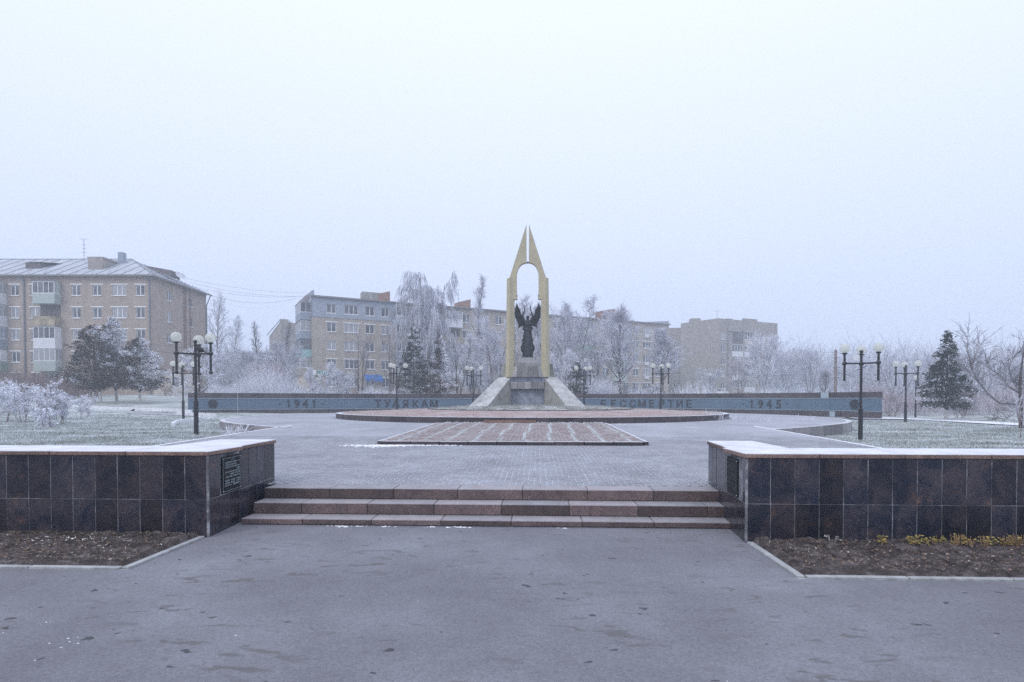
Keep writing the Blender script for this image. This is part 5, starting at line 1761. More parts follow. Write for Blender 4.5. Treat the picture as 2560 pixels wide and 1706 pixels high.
MB().add([B2p(7.5, -.9, 4.5), B2p(10.2, -.9, 4.5), B2p(10.25, -.92, 4.15), B2p(7.6, -.92, 4.15)], [(3, 2, 1, 0)]).build('valance', 'blue', aw, world=True)

# --- brown block with loggias
NC, FL, FR_ = at(1795, 796, 124), at(1702, 809, 132.4), at(1944, 809, 132.4)
nc, fl, fr = Vector((NC.x, NC.y)), Vector((FL.x, FL.y)), Vector((FR_.x, FR_.y))
ZE3 = NC.z
B3 = Bld('apartment_building', 'brown brick block with a blank gable, stained loggias and a red brick patch', 'building', (nc.x, nc.y, GZ))
B3.facade(fl, nc, GZ - 1, ZE3, [], 'brick_brown', name='gable_wall')
dd = (fr - nc).normalized()
L3 = (fr - nc).length
def s3(px):
    k = (px - 1280) / F
    return (k * nc.y - nc.x) / (dd.x - k * dd.y)
r3 = [1.375 + (1000 - y) * 125.5 / F for y in (842, 874, 905, 935, 964)]
c3 = [(s3(1807), 1.3), (s3(1907), 1.3)]
lg = [(s3(1829.5), s3(1857)), (s3(1860.5), s3(1888))]
ops = [(a - w / 2, a + w / 2, z - .7, z + .7) for a, w in c3 for z in r3] + [(a, c, z - 1.45, z + 1.15) for a, c in lg for z in r3]
p3, d3 = B3.facade(nc, fr, GZ - 1, ZE3, ops, 'brick_brown', 0.35)
for a, w in c3:
    for z in r3:
        B3.window(p3, d3, a, z, w, 1.4, 2, False)
a3 = math.atan2(dd.y, dd.x)
pm3 = [('shade_dark', 'pan_beige'), ('pan_white', 'pan_white'), ('pan_white', 'shade_dark'), ('pan_white', 'pan_beige'), ('pan_beige', 'pan_white')]
for i, (a, c) in enumerate(lg):
    for z, mm in zip(r3, pm3):
        q = p3 + d3 * ((a + c) / 2)
        w = c - a
        M = Matrix.Translation((q.x, q.y, z)) @ Matrix.Rotation(a3, 4, 'Z')
        o = B3.part(MB(M).box(-w / 2, w / 2, .05, .12, -1.45, -.45), 'loggia_panel', mm[i])
        g = B3.part(MB(M).box(-w / 2, w / 2, .14, .18, -.45, 1.15), 'pane', 'glass', o)
        f = MB(M)
        for k in range(5):
            x = -w / 2 + .05 + (w - .1) * k / 4
            f.box(x - .05, x + .05, .06, .13, -.45, 1.1)
        f.box(-w / 2, w / 2, .055, .135, -.45, -.36).box(-w / 2, w / 2, .055, .135, 1.05, 1.15)
        B3.part(f, 'glazing_bar', 'win' if mm[i] != 'shade_dark' else 'shade_dark', o)
bk = MB()
ni = Vector((-dd.y, dd.x))
P3 = lambda s_, t, z: (*(nc + dd * s_ + ni * t), z)
far3 = fl + (fr - nc)
bk.add([(*fr, GZ - 1), (*far3, GZ - 1), (*far3, ZE3), (*fr, ZE3), (*fl, GZ - 1), (*fl, ZE3)], [(0, 1, 2, 3), (1, 4, 5, 2)])
B3.part(bk, 'back_wall', 'brick_brown')
B3.part(MB().add([(*fl, ZE3 - .3), (*nc, ZE3 - .3), (*fr, ZE3 - .3), (*far3, ZE3 - .3)], [(0, 1, 2, 3)]), 'roof', 'eave')
rq0, rq1 = s3(1890.5), L3
for (z0, z1) in ((r3[1] - 1.55, r3[1] - .71), (r3[1] - .71, r3[1] + .71), (r3[1] + .71, r3[1] + 1.25)):
    a, w = c3[1]
    segs = [(rq0, rq1)] if not (z0 < r3[1] < z1) else [(rq0, a - w / 2), (a + w / 2, rq1)]
    for u0, u1 in segs:
        B3.part(MB(Matrix.Translation((nc.x, nc.y, 0)) @ Matrix.Rotation(a3, 4, 'Z')).box(u0, u1 - .01, -.05, -.003, z0, z1), 'red_patch', 'brick_red')
MR = Matrix.Translation((nc.x, nc.y, 0)) @ Matrix.Rotation(a3, 4, 'Z')
for u0, u1, h in ((s3(1816), s3(1829), .1), (s3(1857), s3(1890), .45)):
    B3.part(MB(MR).box(u0, u1, -.18, .4, ZE3 - 2.6, ZE3 + h), 'parapet_block', 'brick_brown')
B3.part(MB(MR).tube([(s3(1818), -.12, ZE3), (s3(1818), -.12, GZ)], .09, 6), 'downpipe', 'pipe')
hx = at(1746, 800, 128)
B3.part(MB().box(hx.x - 1.0, hx.x + 1.0, 129.5, 131.5, ZE3 - .3, at(1746, 797, 130).z), 'roof_hatch', 'brick_brown')
antenna('T shaped aerial on the brown block with loggias', Vector((at(1795, 790, 126).x, 126.5, ZE3 - .3)), 2.3, [(2.2, 1.2), (.4, .5)])
# narrower block between the two
q0, q1 = at(1640, 820, 137), at(1708, 820, 137)
B4 = Bld('apartment_building', 'brick block seen in the gap between the long block and the brown one', 'building', (q0.x, 137, GZ))
w4 = [at(1690, 900, 137).x - q0.x, at(1700, 900, 137).x - q0.x]
r4 = [1.375 + (1000 - y) * 137 / F for y in (861, 889, 917, 941, 967)]
p4, d4 = B4.facade((q0.x, 137), (q1.x, 137), GZ - 1, q0.z, [(a - .5, a + .5, z - .7, z + .7) for a in w4[:1] for z in r4], 'brick_brown')
for z in r4:
    B4.window(p4, d4, w4[0], z, 1.0, 1.4, 2, False)
B4.part(MB().add([(q0.x, 137, q0.z), (q1.x, 137, q0.z), (q1.x, 148, q0.z), (q0.x, 148, q0.z), (q0.x, 137, GZ - 1), (q0.x, 148, GZ - 1)], [(0, 1, 2, 3), (0, 3, 5, 4)]), 'roof', 'eave')
# block half hidden by the spruces
q0 = at(663, 838, 118)
q1 = at(770, 812, 118)
qt = at(712, 806, 118)
B5 = Bld('apartment_building', 'hazy brick block with a sloping parapet behind the two spiry trees', 'building', (q0.x, 118, GZ))
B5.part(MB().add([(q0.x, 120, GZ - 1), (qt.x, 116, GZ - 1), (q1.x, 121, GZ - 1), (q0.x, 120, q0.z), (qt.x, 116, qt.z), (q1.x, 121, q1.z), (q0.x + 5, 128, GZ - 1), (q0.x + 5, 128, q0.z)], [(0, 1, 4, 3), (1, 2, 5, 4), (6, 0, 3, 7), (3, 4, 5, 7)]), 'wall', 'brick_brown')
B5.part(MB().add([(q0.x - .3, 119.6, q0.z), (qt.x, 115.7, qt.z), (qt.x, 115.7, qt.z + .35), (q0.x - .3, 119.6, q0.z + .35)], [(0, 1, 2, 3)]), 'parapet', 'grey_clad')
B5.part(MB().box(qt.x - .6, qt.x + .6, 117, 118.2, qt.z - .5, qt.z + .5), 'chimney', 'brick_brown')
# pale works far beyond the garden
q0, q1 = at(2412, 917, 210), at(2530, 911, 210)
B6 = Bld('industrial_building', 'faint hall with a short chimney tower lost in the fog', 'building', (q0.x, 210, GZ))
B6.part(MB().box(q0.x, q1.x, 210, 225, GZ - 1, q0.z), 'wall', 'brick_brown')
q2 = at(2460, 909, 212)
B6.part(MB().box(q2.x, q1.x + 8, 206, 209.9, GZ - 1, q2.z), 'annex', 'brick_pale')
q3 = at(2489, 871, 214)
B6.part(MB().box(q3.x, q3.x + 2, 213, 215, q0.z, q3.z), 'chimney', 'brick_brown')

# ------------------------------------------------------------------ cars
def car(label, loc, rz, paint, L=4.3, H=1.5, estate=True):
    t = thing('parked_car', label, 'car', loc, rz, 'cars parked in front of the blocks')
    s = L / 4.3
    low = [(-2.15, .45), (-2.15, .85), (-1.95, .95), (1.0, .98), (1.9, .80), (2.15, .62), (2.12, .35), (-2.1, .32)]
    M = Matrix.Diagonal((s, 1, H / 1.5, 1))
    MB(M).prism([(x, z) for x, z in low], -.84, .84, 'y').build('body', paint, t, bevel=.05)
    top = [(-2.0 if estate else -1.7, .955), (-1.75 if estate else -1.1, 1.45), (.15, 1.48), (1.0, .985)]
    vs = [(x, -.78 + (.12 if z > 1.2 else 0), z) for x, z in top] + [(x, .78 - (.12 if z > 1.2 else 0), z) for x, z in top]
    MB(M).add(vs, [(0, 1, 2, 3)[::-1], (4, 5, 6, 7), (0, 1, 5, 4), (1, 2, 6, 5), (2, 3, 7, 6)]).build('cabin', 'glass', t)
    MB(M).box(top[1][0], .15, -.66, .66, 1.455, 1.50).build('roof', paint, t)
    for x in (-.75, top[0][0] + .12):
        for y in (-.73, .73):
            MB(M).tube([(x, y, .96), (x + (.0 if x > -1 else .12), y * .9, 1.47)], .045, 5).build('pillar', paint, t)
    for x in (-1.3, 1.32):
        for y in (-.78, .78):
            w = MB(Matrix.Diagonal((s, 1, 1, 1)) @ Matrix.Translation((x, y, .32)) @ Matrix.Rotation(PI / 2, 4, 'X')).lathe([(.30, -.1), (.32, -.08), (.32, .08), (.30, .1)], 16).build('wheel', 'tyre', t)
            MB(Matrix.Diagonal((s, 1, 1, 1)) @ Matrix.Translation((x, y, .32)) @ Matrix.Rotation(PI / 2, 4, 'X')).lathe([(.19, -.115), (.19, .115)], 12).build('rim', 'metal', w)
    for y in (-.66, .66):
        MB(M).box(-2.17, -2.1, y - .1, y + .1, .62, .9).build('tail_light', 'lamp_red', t)
        MB(M).box(2.03, 2.12, y - .14, y + .14, .62, .72).build('headlight', 'bulb', t)
p = gz(1583, 103); car('dark green estate car parked before the lit brick end of the long block', p, .35, 'car_dark', 4.5)
p = gz(1636, 107); car('dark grey car half behind the three globe lamp', p, .5, 'car_black', 4.3, 1.75)
p = gz(1806, 113); car('frosted white car parked by the brown block', p, 1.0, 'car_white', 4.2)
p = gz(612, 84); car('frost covered car behind the hedge, below the spiry trees', p, .15, 'car_white', 4.3, 1.5)
p = gz(735, 88); car('pale car at the pharmacy corner of the long block', p, .9, 'car_white', 4.2, 1.6)

# ------------------------------------------------------------------ pole and cables
p = gz(2088, 62)
pole = thing('utility_pole', 'weathered utility pole with brackets rising behind the memorial wall', 'utility pole', p)
ht = at(2088, 875, 62).z - p.z
MB().lathe([(.17, -.5), (.13, ht), (.05, ht + .02)], 10).build('shaft', 'concrete_pole', pole)
for z in (ht - .9, ht - 1.9, ht - 3.0):
    MB().box(-.35, .35, -.17, -.12, z, z + .08).build('bracket', 'metal', pole)
    for x in (-.3, .3):
        MB().lathe([(.03, z + .08), (.045, z + .14), (.03, z + .22)], 8, (x, -.14)).build('insulator', 'pan_white', pole)
def cable(label, a, c, sag, mat='wire', r_=.014, n=16):
    a, c = Vector(a), Vector(c)
    pts = []
    for i in range(n + 1):
        t = i / n
        q = a.lerp(c, t)
        q.z -= sag * 4 * t * (1 - t)
        pts.append(q)
    base = a
    t = MB().tube([q - base for q in pts], r_, 4).build('overhead_cable', mat)
    t.location = base
    tag(t, label, 'cable', 'overhead cables')
cable('topmost cable from the hipped roof to the long block', at(450, 693, 80), at(765, 733, 88), .5)
cable('cable crossing the gap to the long block, second from the top', at(478, 707, 80), at(762, 741, 88), .6)
cable('cable from the far eave corner to the parapet of the long block', at(515, 724, 83), at(750, 741, 90), .5)
cable('knotted slack cable from the far eave corner to the grey clad top corner', at(522, 738, 83), at(738, 747, 92), .9, 'wire', .018)
cable('thin sagging cable high between the two blocks', at(560, 757, 84), at(737, 752, 92), 1.0, 'wire_frost', .01)
cable('low cable running past the tan gable into the frosted trees', at(375, 860, 60), at(760, 888, 80), .3)
cable('lowest dark cable crossing the pharmacy corner', at(375, 877, 55), at(860, 903, 78), .4, 'wire', .016)
cable('frosted cable slanting across the end of the long block', at(1590, 806, 95), at(1800, 891, 95), .4, 'wire_frost', .022)
cable('frosted cable over the brown block gable to the loggias', at(1680, 832, 105), at(1830, 856, 110), .3, 'wire_frost', .02)
cable('cable from the red patch corner to the utility pole top', at(1944, 868, 125), at(2086, 882, 62), .2)
cable('frosted stay cable on the brown block beside its red patch', at(1895, 818, 124), at(1944, 867, 128), .1, 'wire_frost', .025)
cable('dark cable sagging from the brown block to the pole bracket', at(1703, 917, 100), at(2086, 930, 62), .9)
cable('lower dark cable crossing the brown gable', at(1672, 941, 95), at(1800, 945, 95), .3)
cable('cable leaving the pole behind the white box lamp', at(2090, 882, 62), at(2330, 900, 75), .3)
cable('low cable leaving the pole toward the conifer', at(2090, 931, 62), at(2330, 960, 70), .4)
cable('frosted cable dipping from the ramp lamp toward the big bare tree', at(1493, 940, 60), at(1580, 962, 62), .3, 'wire_frost', .022)

# ------------------------------------------------------------------ vegetation
def tubes_np(P0, P1, R0, R1, k=3):
    P0, P1, R0, R1 = [np.asarray(a, dtype=np.float64) for a in (P0, P1, R0, R1)]
    D = P1 - P0
    L = np.linalg.norm(D, axis=1, keepdims=True) + 1e-9
    D = D / L
    ref = np.where(np.abs(D[:, 2:3]) > 0.9, np.array([[1.0, 0, 0]]), np.array([[0, 0, 1.0]]))
    A = np.cross(D, ref)
    A /= np.linalg.norm(A, axis=1, keepdims=True) + 1e-9
    B = np.cross(D, A)
    V = []
    for (P, R) in ((P0, R0), (P1, R1)):
        for j in range(k):
            t = 2 * PI * j / k
            V.append(P + (A * math.cos(t) + B * math.sin(t)) * R[:, None])
    V = np.stack(V, 1)                       # n, 2k, 3
    n = len(P0)
    f = np.array([(j, (j + 1) % k, k + (j + 1) % k, k + j) for j in range(k)])
    Fq = (f[None] + (np.arange(n) * 2 * k)[:, None, None]).reshape(-1, 4)
    return V.reshape(-1, 3), Fq

def norm3(x, y, z):
    l = math.sqrt(x * x + y * y + z * z) + 1e-9
    return x / l, y / l, z / l

def grow(seed, h, tr, n1, n2, n3, spread, start=.25, el=(15, 65), up=.12, weep=0.0, stems=1, twl=.5, twr=.011, shape=None, lean=(0, 0), wig=.12, top=.95, fan=.25):
    """segments of a bare tree as (level, p0, p1, r0, r1)"""
    R = random.Random(seed)
    U, G = R.uniform, R.gauss
    out = []
    def walk(p, d, L, r0, r1, n, lvl, trop, wg):
        pts = [p]
        for i in range(n):
            d = norm3(d[0] + G(0, wg), d[1] + G(0, wg), d[2] + G(0, wg) + trop)
            q = (p[0] + d[0] * L / n, p[1] + d[1] * L / n, p[2] + d[2] * L / n)
            a, c = r0 + (r1 - r0) * i / n, r0 + (r1 - r0) * (i + 1) / n
            out.append((lvl, p, q, a, c))
            p = q
            pts.append((p, d, c))
        return pts[1:]
    def side(d, ang):
        """direction turned by ang away from d at a random azimuth"""
        a = U(0, 2 * PI)
        ref = (1, 0, 0) if abs(d[2]) > .8 else (0, 0, 1)
        x = norm3(d[1] * ref[2] - d[2] * ref[1], d[2] * ref[0] - d[0] * ref[2], d[0] * ref[1] - d[1] * ref[0])
        y = (d[1] * x[2] - d[2] * x[1], d[2] * x[0] - d[0] * x[2], d[0] * x[1] - d[1] * x[0])
        c, s = math.cos(ang), math.sin(ang)
        return norm3(*(d[i] * c + (x[i] * math.cos(a) + y[i] * math.sin(a)) * s for i in range(3)))
    for st in range(stems):
        a = 2 * PI * st / max(1, stems) + U(-.4, .4)
        d = norm3(math.cos(a) * fan * (stems > 1) + lean[0], math.sin(a) * fan * (stems > 1) + lean[1], 1)
        b0 = (math.cos(a) * .12 * (stems > 1), math.sin(a) * .12 * (stems > 1), -.3)
        hh = h * top * (U(.8, 1.0) if stems > 1 else 1)
        tp = walk(b0, d, hh + .3, tr, tr * .18, 12, 0, .03, wig * .35)
        m1 = max(3, n1 // stems)
        az = U(0, 6)
        for k in range(m1):
            t = start + (1 - start) * (k + U(0, .8)) / m1
            fi = min(10.99, max(0, t * 12 - 1))
            idx = int(fi)
            (pa, dd, rr_), (pb, _, _) = tp[idx], tp[idx + 1]
            p = tuple(pa[i] + (pb[i] - pa[i]) * (fi - idx) for i in range(3))
            az += 2.4
            e = math.radians(el[0] + (el[1] - el[0]) * t + U(-10, 10))
            ld = (math.cos(az) * math.cos(e), math.sin(az) * math.cos(e), math.sin(e))
            pr = shape(t) if shape else (1 - .55 * abs(t - .45) / .55)
            L1 = spread * pr * U(.75, 1.15)
            lp_ = walk(p, ld, L1, max(.012, rr_ * .55), .012, 6, 1, up - weep * .6, wig)
            for j in range(n2):
                t2 = .2 + .8 * (j + U(0, 1)) / n2
                p2, d2, r2 = lp_[min(5, int(t2 * 6))]
                L2 = max(.35, L1 * .42 * (1.15 - .55 * t2) * U(.7, 1.3))
                bd = side(d2, math.radians(U(28, 60)))
                bp = walk(p2, bd, L2, max(.010, r2 * .6), .008, 3, 2, up * .8 - weep, wig * 1.2)
                for q in range(n3):
                    p3, d3, r3_ = bp[min(2, int(3 * (q + U(0, .9)) / n3))]
                    if weep > .3:
                        td = norm3(d3[0] * .3 + G(0, .1), d3[1] * .3 + G(0, .1), -1)
                        walk(p3, td, twl * U(.5, 1.6), twr, twr * .7, 2, 3, -.1, .06)
                    else:
                        td = side(d3, math.radians(U(20, 60)))
                        walk(p3, td, twl * U(.5, 1.3), twr, twr * .6, 1, 3, up, .1)
    return out

def tree(name, label, cat, loc, segs, bark, twigm, rotz=0, group=None, scale=1.0, thick=1.0, low=False):
    t = thing(name, label, cat, loc, rotz, group)
    for nm, lv, mt, k in (('trunk', (0, 1), bark, 5), ('crown', (2, 3), twigm, 3)):
        S = [s for s in segs if s[0] in lv]
        if not S:
            continue
        P0 = np.array([s[1] for s in S]) * scale
        P1 = np.array([s[2] for s in S]) * scale
        R0 = np.array([s[3] for s in S]) * (thick if nm == 'crown' else 1)
        R1 = np.array([s[4] for s in S]) * (thick if nm == 'crown' else 1)
        V, Fq = tubes_np(P0, P1, R0, R1, k)
        o = link('stalks' if (low and nm == 'trunk') else nm, mesh_np(nm, V, [Fq], mt, k > 3), t)
        if low and nm == 'trunk':
            o['kind'] = 'stuff'
    return t

def puffs(segs, per, size, seed, rough=1.0):
    """small frosted leaf faces set along the twigs"""
    r = np.random.default_rng(seed)
    S = [s for s in segs if s[0] >= 2]
    P0, P1 = np.array([s[1] for s in S]), np.array([s[2] for s in S])
    n = len(S) * per
    P0, P1 = np.repeat(P0, per, 0), np.repeat(P1, per, 0)
    t = r.random((n, 1))
    C = P0 + (P1 - P0) * t + r.normal(0, size * .5, (n, 3))
    return leaf_quads(C, size, r)

def leaf_quads(C, size, r, dirs=None, asp=.55):
    n = len(C)
    d = r.normal(0, 1, (n, 3)) if dirs is None else dirs + r.normal(0, .45, (n, 3))
    d /= np.linalg.norm(d, axis=1, keepdims=True)
    e = np.cross(d, r.normal(0, 1, (n, 3)))
    e /= np.linalg.norm(e, axis=1, keepdims=True) + 1e-9
    L = size * r.uniform(.5, 1.35, (n, 1))
    nn = np.cross(d, e)
    V = np.stack([C - d * L * .5, C + e * L * asp * .5 + nn * L * .12, C + d * L * .5, C - e * L * asp * .5 + nn * L * .12], 1).reshape(-1, 3)
    i = np.arange(n)[:, None] * 4
    f = np.concatenate([i + np.array([[0, 1, 3]]), i + np.array([[1, 2, 3]])])
    return V, f

TG = 'frosted trees behind the memorial wall'
def place(px, d):
    return gz(px, d)
def top_h(px, py, d):
    return at(px, py, d).z - gz(px, d).z

# weeping birch
p = place(1072, 82); H = top_h(1072, 668, 82)
sg_ = grow(11, H, .26, 66, 11, 9, 3.5, .28, (25, 62), .03, .36, 4, 1.3, .022, lambda t: 1.15 - .75 * max(0, t - .35), fan=.16)
tree('birch_tree', 'tall weeping birch hoary with frost rising above the long block roof', 'tree', p, sg_, 'bark_hoar', 'tw_mid')
# slim tall tree beside the monument
p = place(1198, 72); H = top_h(1198, 692, 72)
tree('poplar_tree', 'slim frosted tree with a narrow tip beside the monument spire', 'tree', p, grow(21, H, .2, 46, 8, 6, 2.5, .12, (48, 72), .10, 0, 1, .5, .016, lambda t: (1.25 - 1.0 * t) * (.75 + .45 * math.sin(t * 40))), 'bark_hoar', 'tw_mid')
deck = [  # px, d, top py, spread, seed, kind, stems, label
    (1325, 74, 733, 3.6, 31, 'mid', 3, 'frosted tree framed inside the ochre arch behind the statue'),
    (1385, 70, 752, 2.8, 32, 'mid', 2, 'tall frosted tree just outside the arch on the parked cars side'),
    (1432, 68, 742, 3.4, 33, 'mid', 3, 'broad hoary tree behind the ramp lamp on the parked cars side'),
    (1478, 74, 778, 3.0, 34, 'mid', 2, 'frosted tree between the broad hoary one and the red chimney'),
    (1550, 62, 806, 3.4, 35, 'mid', 1, 'round crowned bare tree with a stout dark trunk before the cars'),
    (1655, 72, 846, 2.7, 36, 'mid', 1, 'small round bare tree behind the lamp at the last word'),
    (900, 60, 826, 2.0, 37, 'dark', 3, 'group of dark bare stems in front of the blue awning'),
    (984, 62, 795, 1.9, 38, 'dark', 2, 'slender dark bare tree between the awning and the evergreens'),
    (1143, 63, 820, 1.8, 39, 'dark', 4, 'several dark upright stems behind the smaller evergreen'),
    (1232, 62, 800, 2.2, 40, 'mid', 4, 'many stemmed bare tree right beside the monument ramp'),
    (1298, 66, 835, 1.6, 41, 'dark', 3, 'dark stems seen low inside the arch beside the statue'),
    (1180, 66, 845, 1.6, 42, 'white', 3, 'very white frosted tree behind the ramp lamp on the evergreen side'),
    (1410, 60, 880, 1.5, 43, 'white', 3, 'bushy white tree low behind the ochre pylon'),
    (1500, 66, 850, 2.0, 44, 'dark', 3, 'dark stems behind the frosted shrubs near the cars'),
    (540, 112, 752, 4.6, 45, 'mid', 1, 'tall faint bare tree beyond the corner of the hipped roof block'),
    (585, 130, 800, 4.0, 46, 'mid', 1, 'faint bare tree in the fog gap between two blocks'),
    (648, 92, 803, 2.1, 47, 'dark', 1, 'first of two spiry trees in front of the hazy block'),
    (697, 96, 792, 2.1, 48, 'dark', 1, 'second of two spiry trees, nearer the long block'),
    (640, 80, 868, 4.2, 49, 'mid', 2, 'wide frosted tree mass below the spiry trees'),
    (705, 78, 872, 3.2, 50, 'mid', 2, 'frosted tree beside the pharmacy corner balconies'),
    (560, 95, 885, 3.5, 51, 'mid', 3, 'low hazy thicket tree behind the frosted leafy tree'),
    (600, 100, 880, 3.2, 52, 'mid', 3, 'low hazy thicket tree between the blocks'),
    (795, 58, 910, 1.1, 53, 'white', 2, 'small round white frosted tree under the pharmacy sign'),
    (858, 58, 925, .9, 54, 'white', 3, 'small white frosted sapling beside the pharmacy ground floor window'),
    (1905, 82, 872, 4.4, 55, 'white', 2, 'spreading white tree in front of the brown block corner'),
    (1850, 84, 905, 3.2, 56, 'pink', 3, 'reddish frosted thicket below the loggias'),
    (1965, 88, 888, 3.6, 57, 'white', 2, 'white frosted tree beside the brown block edge'),
    (2025, 80, 890, 3.2, 58, 'mid', 3, 'frosted tree with a few dry leaves next to the pole'),
    (2055, 64, 940, 1.3, 59, 'dark', 1, 'small dark bare tree at the foot of the pole'),
    (2130, 84, 925, 3.0, 60, 'white', 3, 'white thicket tree behind the wall end emblem'),
    (2180, 66, 905, 2.6, 61, 'mid', 4, 'fan of bare branches behind the white box lamp'),
    (2240, 58, 895, 2.8, 62, 'mid', 5, 'many stemmed bare shrub tree behind the conifer lamp'),
    (2310, 62, 900, 2.6, 63, 'mid', 4, 'bare thicket tree just behind the lone conifer'),
    (2450, 68, 905, 3.4, 64, 'mid', 3, 'dim frosted tree between the conifer and the crooked tree'),
    (2530, 60, 915, 3.0, 65, 'mid', 3, 'dim frosted tree behind the crooked tree'),
    (2400, 90, 890, 3.6, 66, 'mid', 2, 'faint far tree in front of the fogged hall'),
    (1770, 100, 930, 2.4, 67, 'mid', 3, 'low bare tree in front of the blank gable'),
]
for px, d, py, spd, seed, kd, stems, lab in deck:
    p = place(px, d)
    H = top_h(px, py, d)
    big = H > 6
    n1, n2, n3 = (40, 9, 9) if big else (24, 8, 8)
    if d > 88:
        n1, n2, n3 = 34, 8, 7
    if kd == 'dark':
        n1, n2, n3 = 22, 6, 4
    spiry = 'spiry' in lab
    sg_ = grow(seed, H, .03 + .016 * H if stems == 1 else .02 + .008 * H, n1 if not spiry else 40, n2, n3, spd, .12 if stems > 1 or spiry else .28,
               (20, 70) if not spiry else (5, 50), .14, 0, stems, .55 if big else .34, (.011 if kd == 'dark' else .017) if d < 70 else (.022 if kd != 'dark' else .014), (lambda t: 1.3 - 1.2 * t) if spiry else None, fan=.22 if H > 5 else .4)
    tree('bare_tree' if kd != 'white' else 'frosted_tree', lab, 'tree', p, sg_, 'bark' if kd == 'dark' else ('bark' if px in (1550, 1655) else 'bark_hoar'), {'mid': 'tw_mid', 'dark': 'tw_dark', 'white': 'tw_white', 'pink': 'tw_pink'}[kd], 0, TG)

# frost covered leafy tree behind the bird lamp
p = place(498, 50)
sg_ = grow(71, 4.6, .13, 18, 7, 6, 2.3, .25, (0, 55), .05, 0, 1, .4, .012)
t = tree('frosted_tree', 'small tree with frost white leaves behind the two lamps near the cream wall', 'tree', p, sg_, 'bark', 'tw_mid', 0, TG)
V, f = puffs(sg_, 3, .11, 1)
link('frosted_leaves', mesh_np('frosted_leaves', V, [f], 'tw_white'), t, kind='stuff')

# evergreens built from many small sprays
def conifer(label, loc, H, prof, n, seed, dark='ever', frost=lambda x, y, t, a: 0.0, clear=.8, trunks=((0, 0, .1),), spray=.165, white=True, droop=.2, name='evergreen_tree', lobes=6):
    t = thing(name, label, 'tree', loc, 0, 'evergreen trees')
    r = np.random.default_rng(seed)
    C, D, W = [], [], []
    nbr = max(90, n // 30)
    per = int(n * 2.3 / nbr)
    for k in range(nbr):
        tt = ((k + r.random()) / nbr) ** 1.25
        R_ = prof(tt)
        a = k * 2.39996 + r.normal(0, .35)
        Lb = R_ * r.uniform(.72, 1.22)
        z0 = clear + (H - clear) * tt
        rise = Lb * r.uniform(.05, .55) * (1 - 2 * droop)
        cz, sz = math.cos(a), math.sin(a)
        hoar = 1.0 if r.random() < frost(cz, sz, tt, a) else 0.0
        fade = max(.25, min(1, 1.6 * R_ / max(.01, prof(.1))))
        for q in range(max(8, int(per * fade * 1.25))):
            u_ = 1 - .8 * r.random() ** 1.7
            wd_ = (.07 + .16 * Lb * .45 * (1.25 - u_)) 
            x, y = cz * Lb * u_ + r.normal(0, wd_), sz * Lb * u_ + r.normal(0, wd_)
            C.append((x, y, z0 + rise * u_ ** 1.6 - droop * .5 * Lb * u_ ** 2 + r.normal(0, wd_ * .8)))
            D.append((cz, sz, .5 - droop * 2.2 * r.random()))
            W.append(r.random() < (.12 + .80 * hoar) * (.45 + .55 * u_) if hoar else r.random() < .04)
    C, D, W = np.array(C), np.array(D), np.array(W)
    for nm, sel, mt in (('foliage', ~W, dark), ('frosted_foliage', W, 'tw_white')):
        if sel.sum():
            V, f = leaf_quads(C[sel], spray, r, D[sel], .42)
            link(nm, mesh_np(nm, V, [f], mt), t)
    for i, (x, y, rr_) in enumerate(trunks):
        MB().tube([(x * 1.2, y, -.2), (x, y, clear * .75)], [rr_ * 1.15, rr_], 8).build('limewash', 'whitewash', t)
        MB().tube([(x, y, clear * .75), (x * .5, y * .5, clear + .8), (0, 0, H * .85)], [rr_, rr_ * .8, .02], 8).build('trunk', 'bark', t)
    return t
dE = 53.0
g0 = ground(255, 1006)
fr1 = lambda x, y, t, a: max(.08, min(.95, .20 + .65 * x + .7 * (t - .5)))
p = place(236, dE); conifer('bushy dark evergreen with reddish tint, nearest the frosted shrubs', p, top_h(236, 815, dE), lambda t: 2.65 * (1 - t) ** .48 * min(1, .62 + 2.6 * t), 6400, 1, 'ever', lambda x, y, t, a: max(.03, min(.8, .03 + .35 * x + .9 * (t - .55))), 1.3, ((.5, 0, .1), (-.1, .1, .12)))
p = place(283, dE + 2.5); conifer('tallest evergreen of the lawn trio, its crown white with frost', p, top_h(283, 793, dE + 2.5), lambda t: 1.8 * (1 - t) ** .52 * min(1, .6 + 2.4 * t), 5200, 2, 'ever', lambda x, y, t, a: max(.35, min(1, .62 + .5 * x + .7 * (t - .3))), 1.4, ((.3, 0, .12),))
p = place(350, dE); conifer('dark evergreen with one frosted flank, beside the cream wall', p, top_h(350, 846, dE), lambda t: 2.4 * (1 - t) ** .52 * min(1, .62 + 2.4 * t), 6000, 3, 'ever', fr1, 1.2, ((0, 0, .1),))
p = place(1034, 58); conifer('tall dark conical evergreen behind the first word of the wall', p, top_h(1034, 812, 58), lambda t: 1.95 * (1 - t) ** .8 * min(1, .7 + 2 * t), 4600, 4, 'ever_g', lambda x, y, t, a: max(.05, min(.8, .05 + .2 * x + 1.1 * (t - .62))), .4)
p = place(1100, 57); conifer('smaller evergreen with a frosted side next to the tall conical one', p, top_h(1100, 836, 57), lambda t: 1.75 * (1 - t) ** .75 * min(1, .7 + 2 * t), 4000, 5, 'ever', lambda x, y, t, a: max(.15, min(.95, .45 + .55 * x + .6 * (t - .4))), .4)
p = place(1443, 57); conifer('low dark evergreen bush beside the ramp lamp', p, top_h(1443, 905, 57), lambda t: 1.15 * (1 - t) ** .5 * min(1, .6 + 2 * t), 1500, 6, 'ever_g', lambda x, y, t, a: .15, .5)
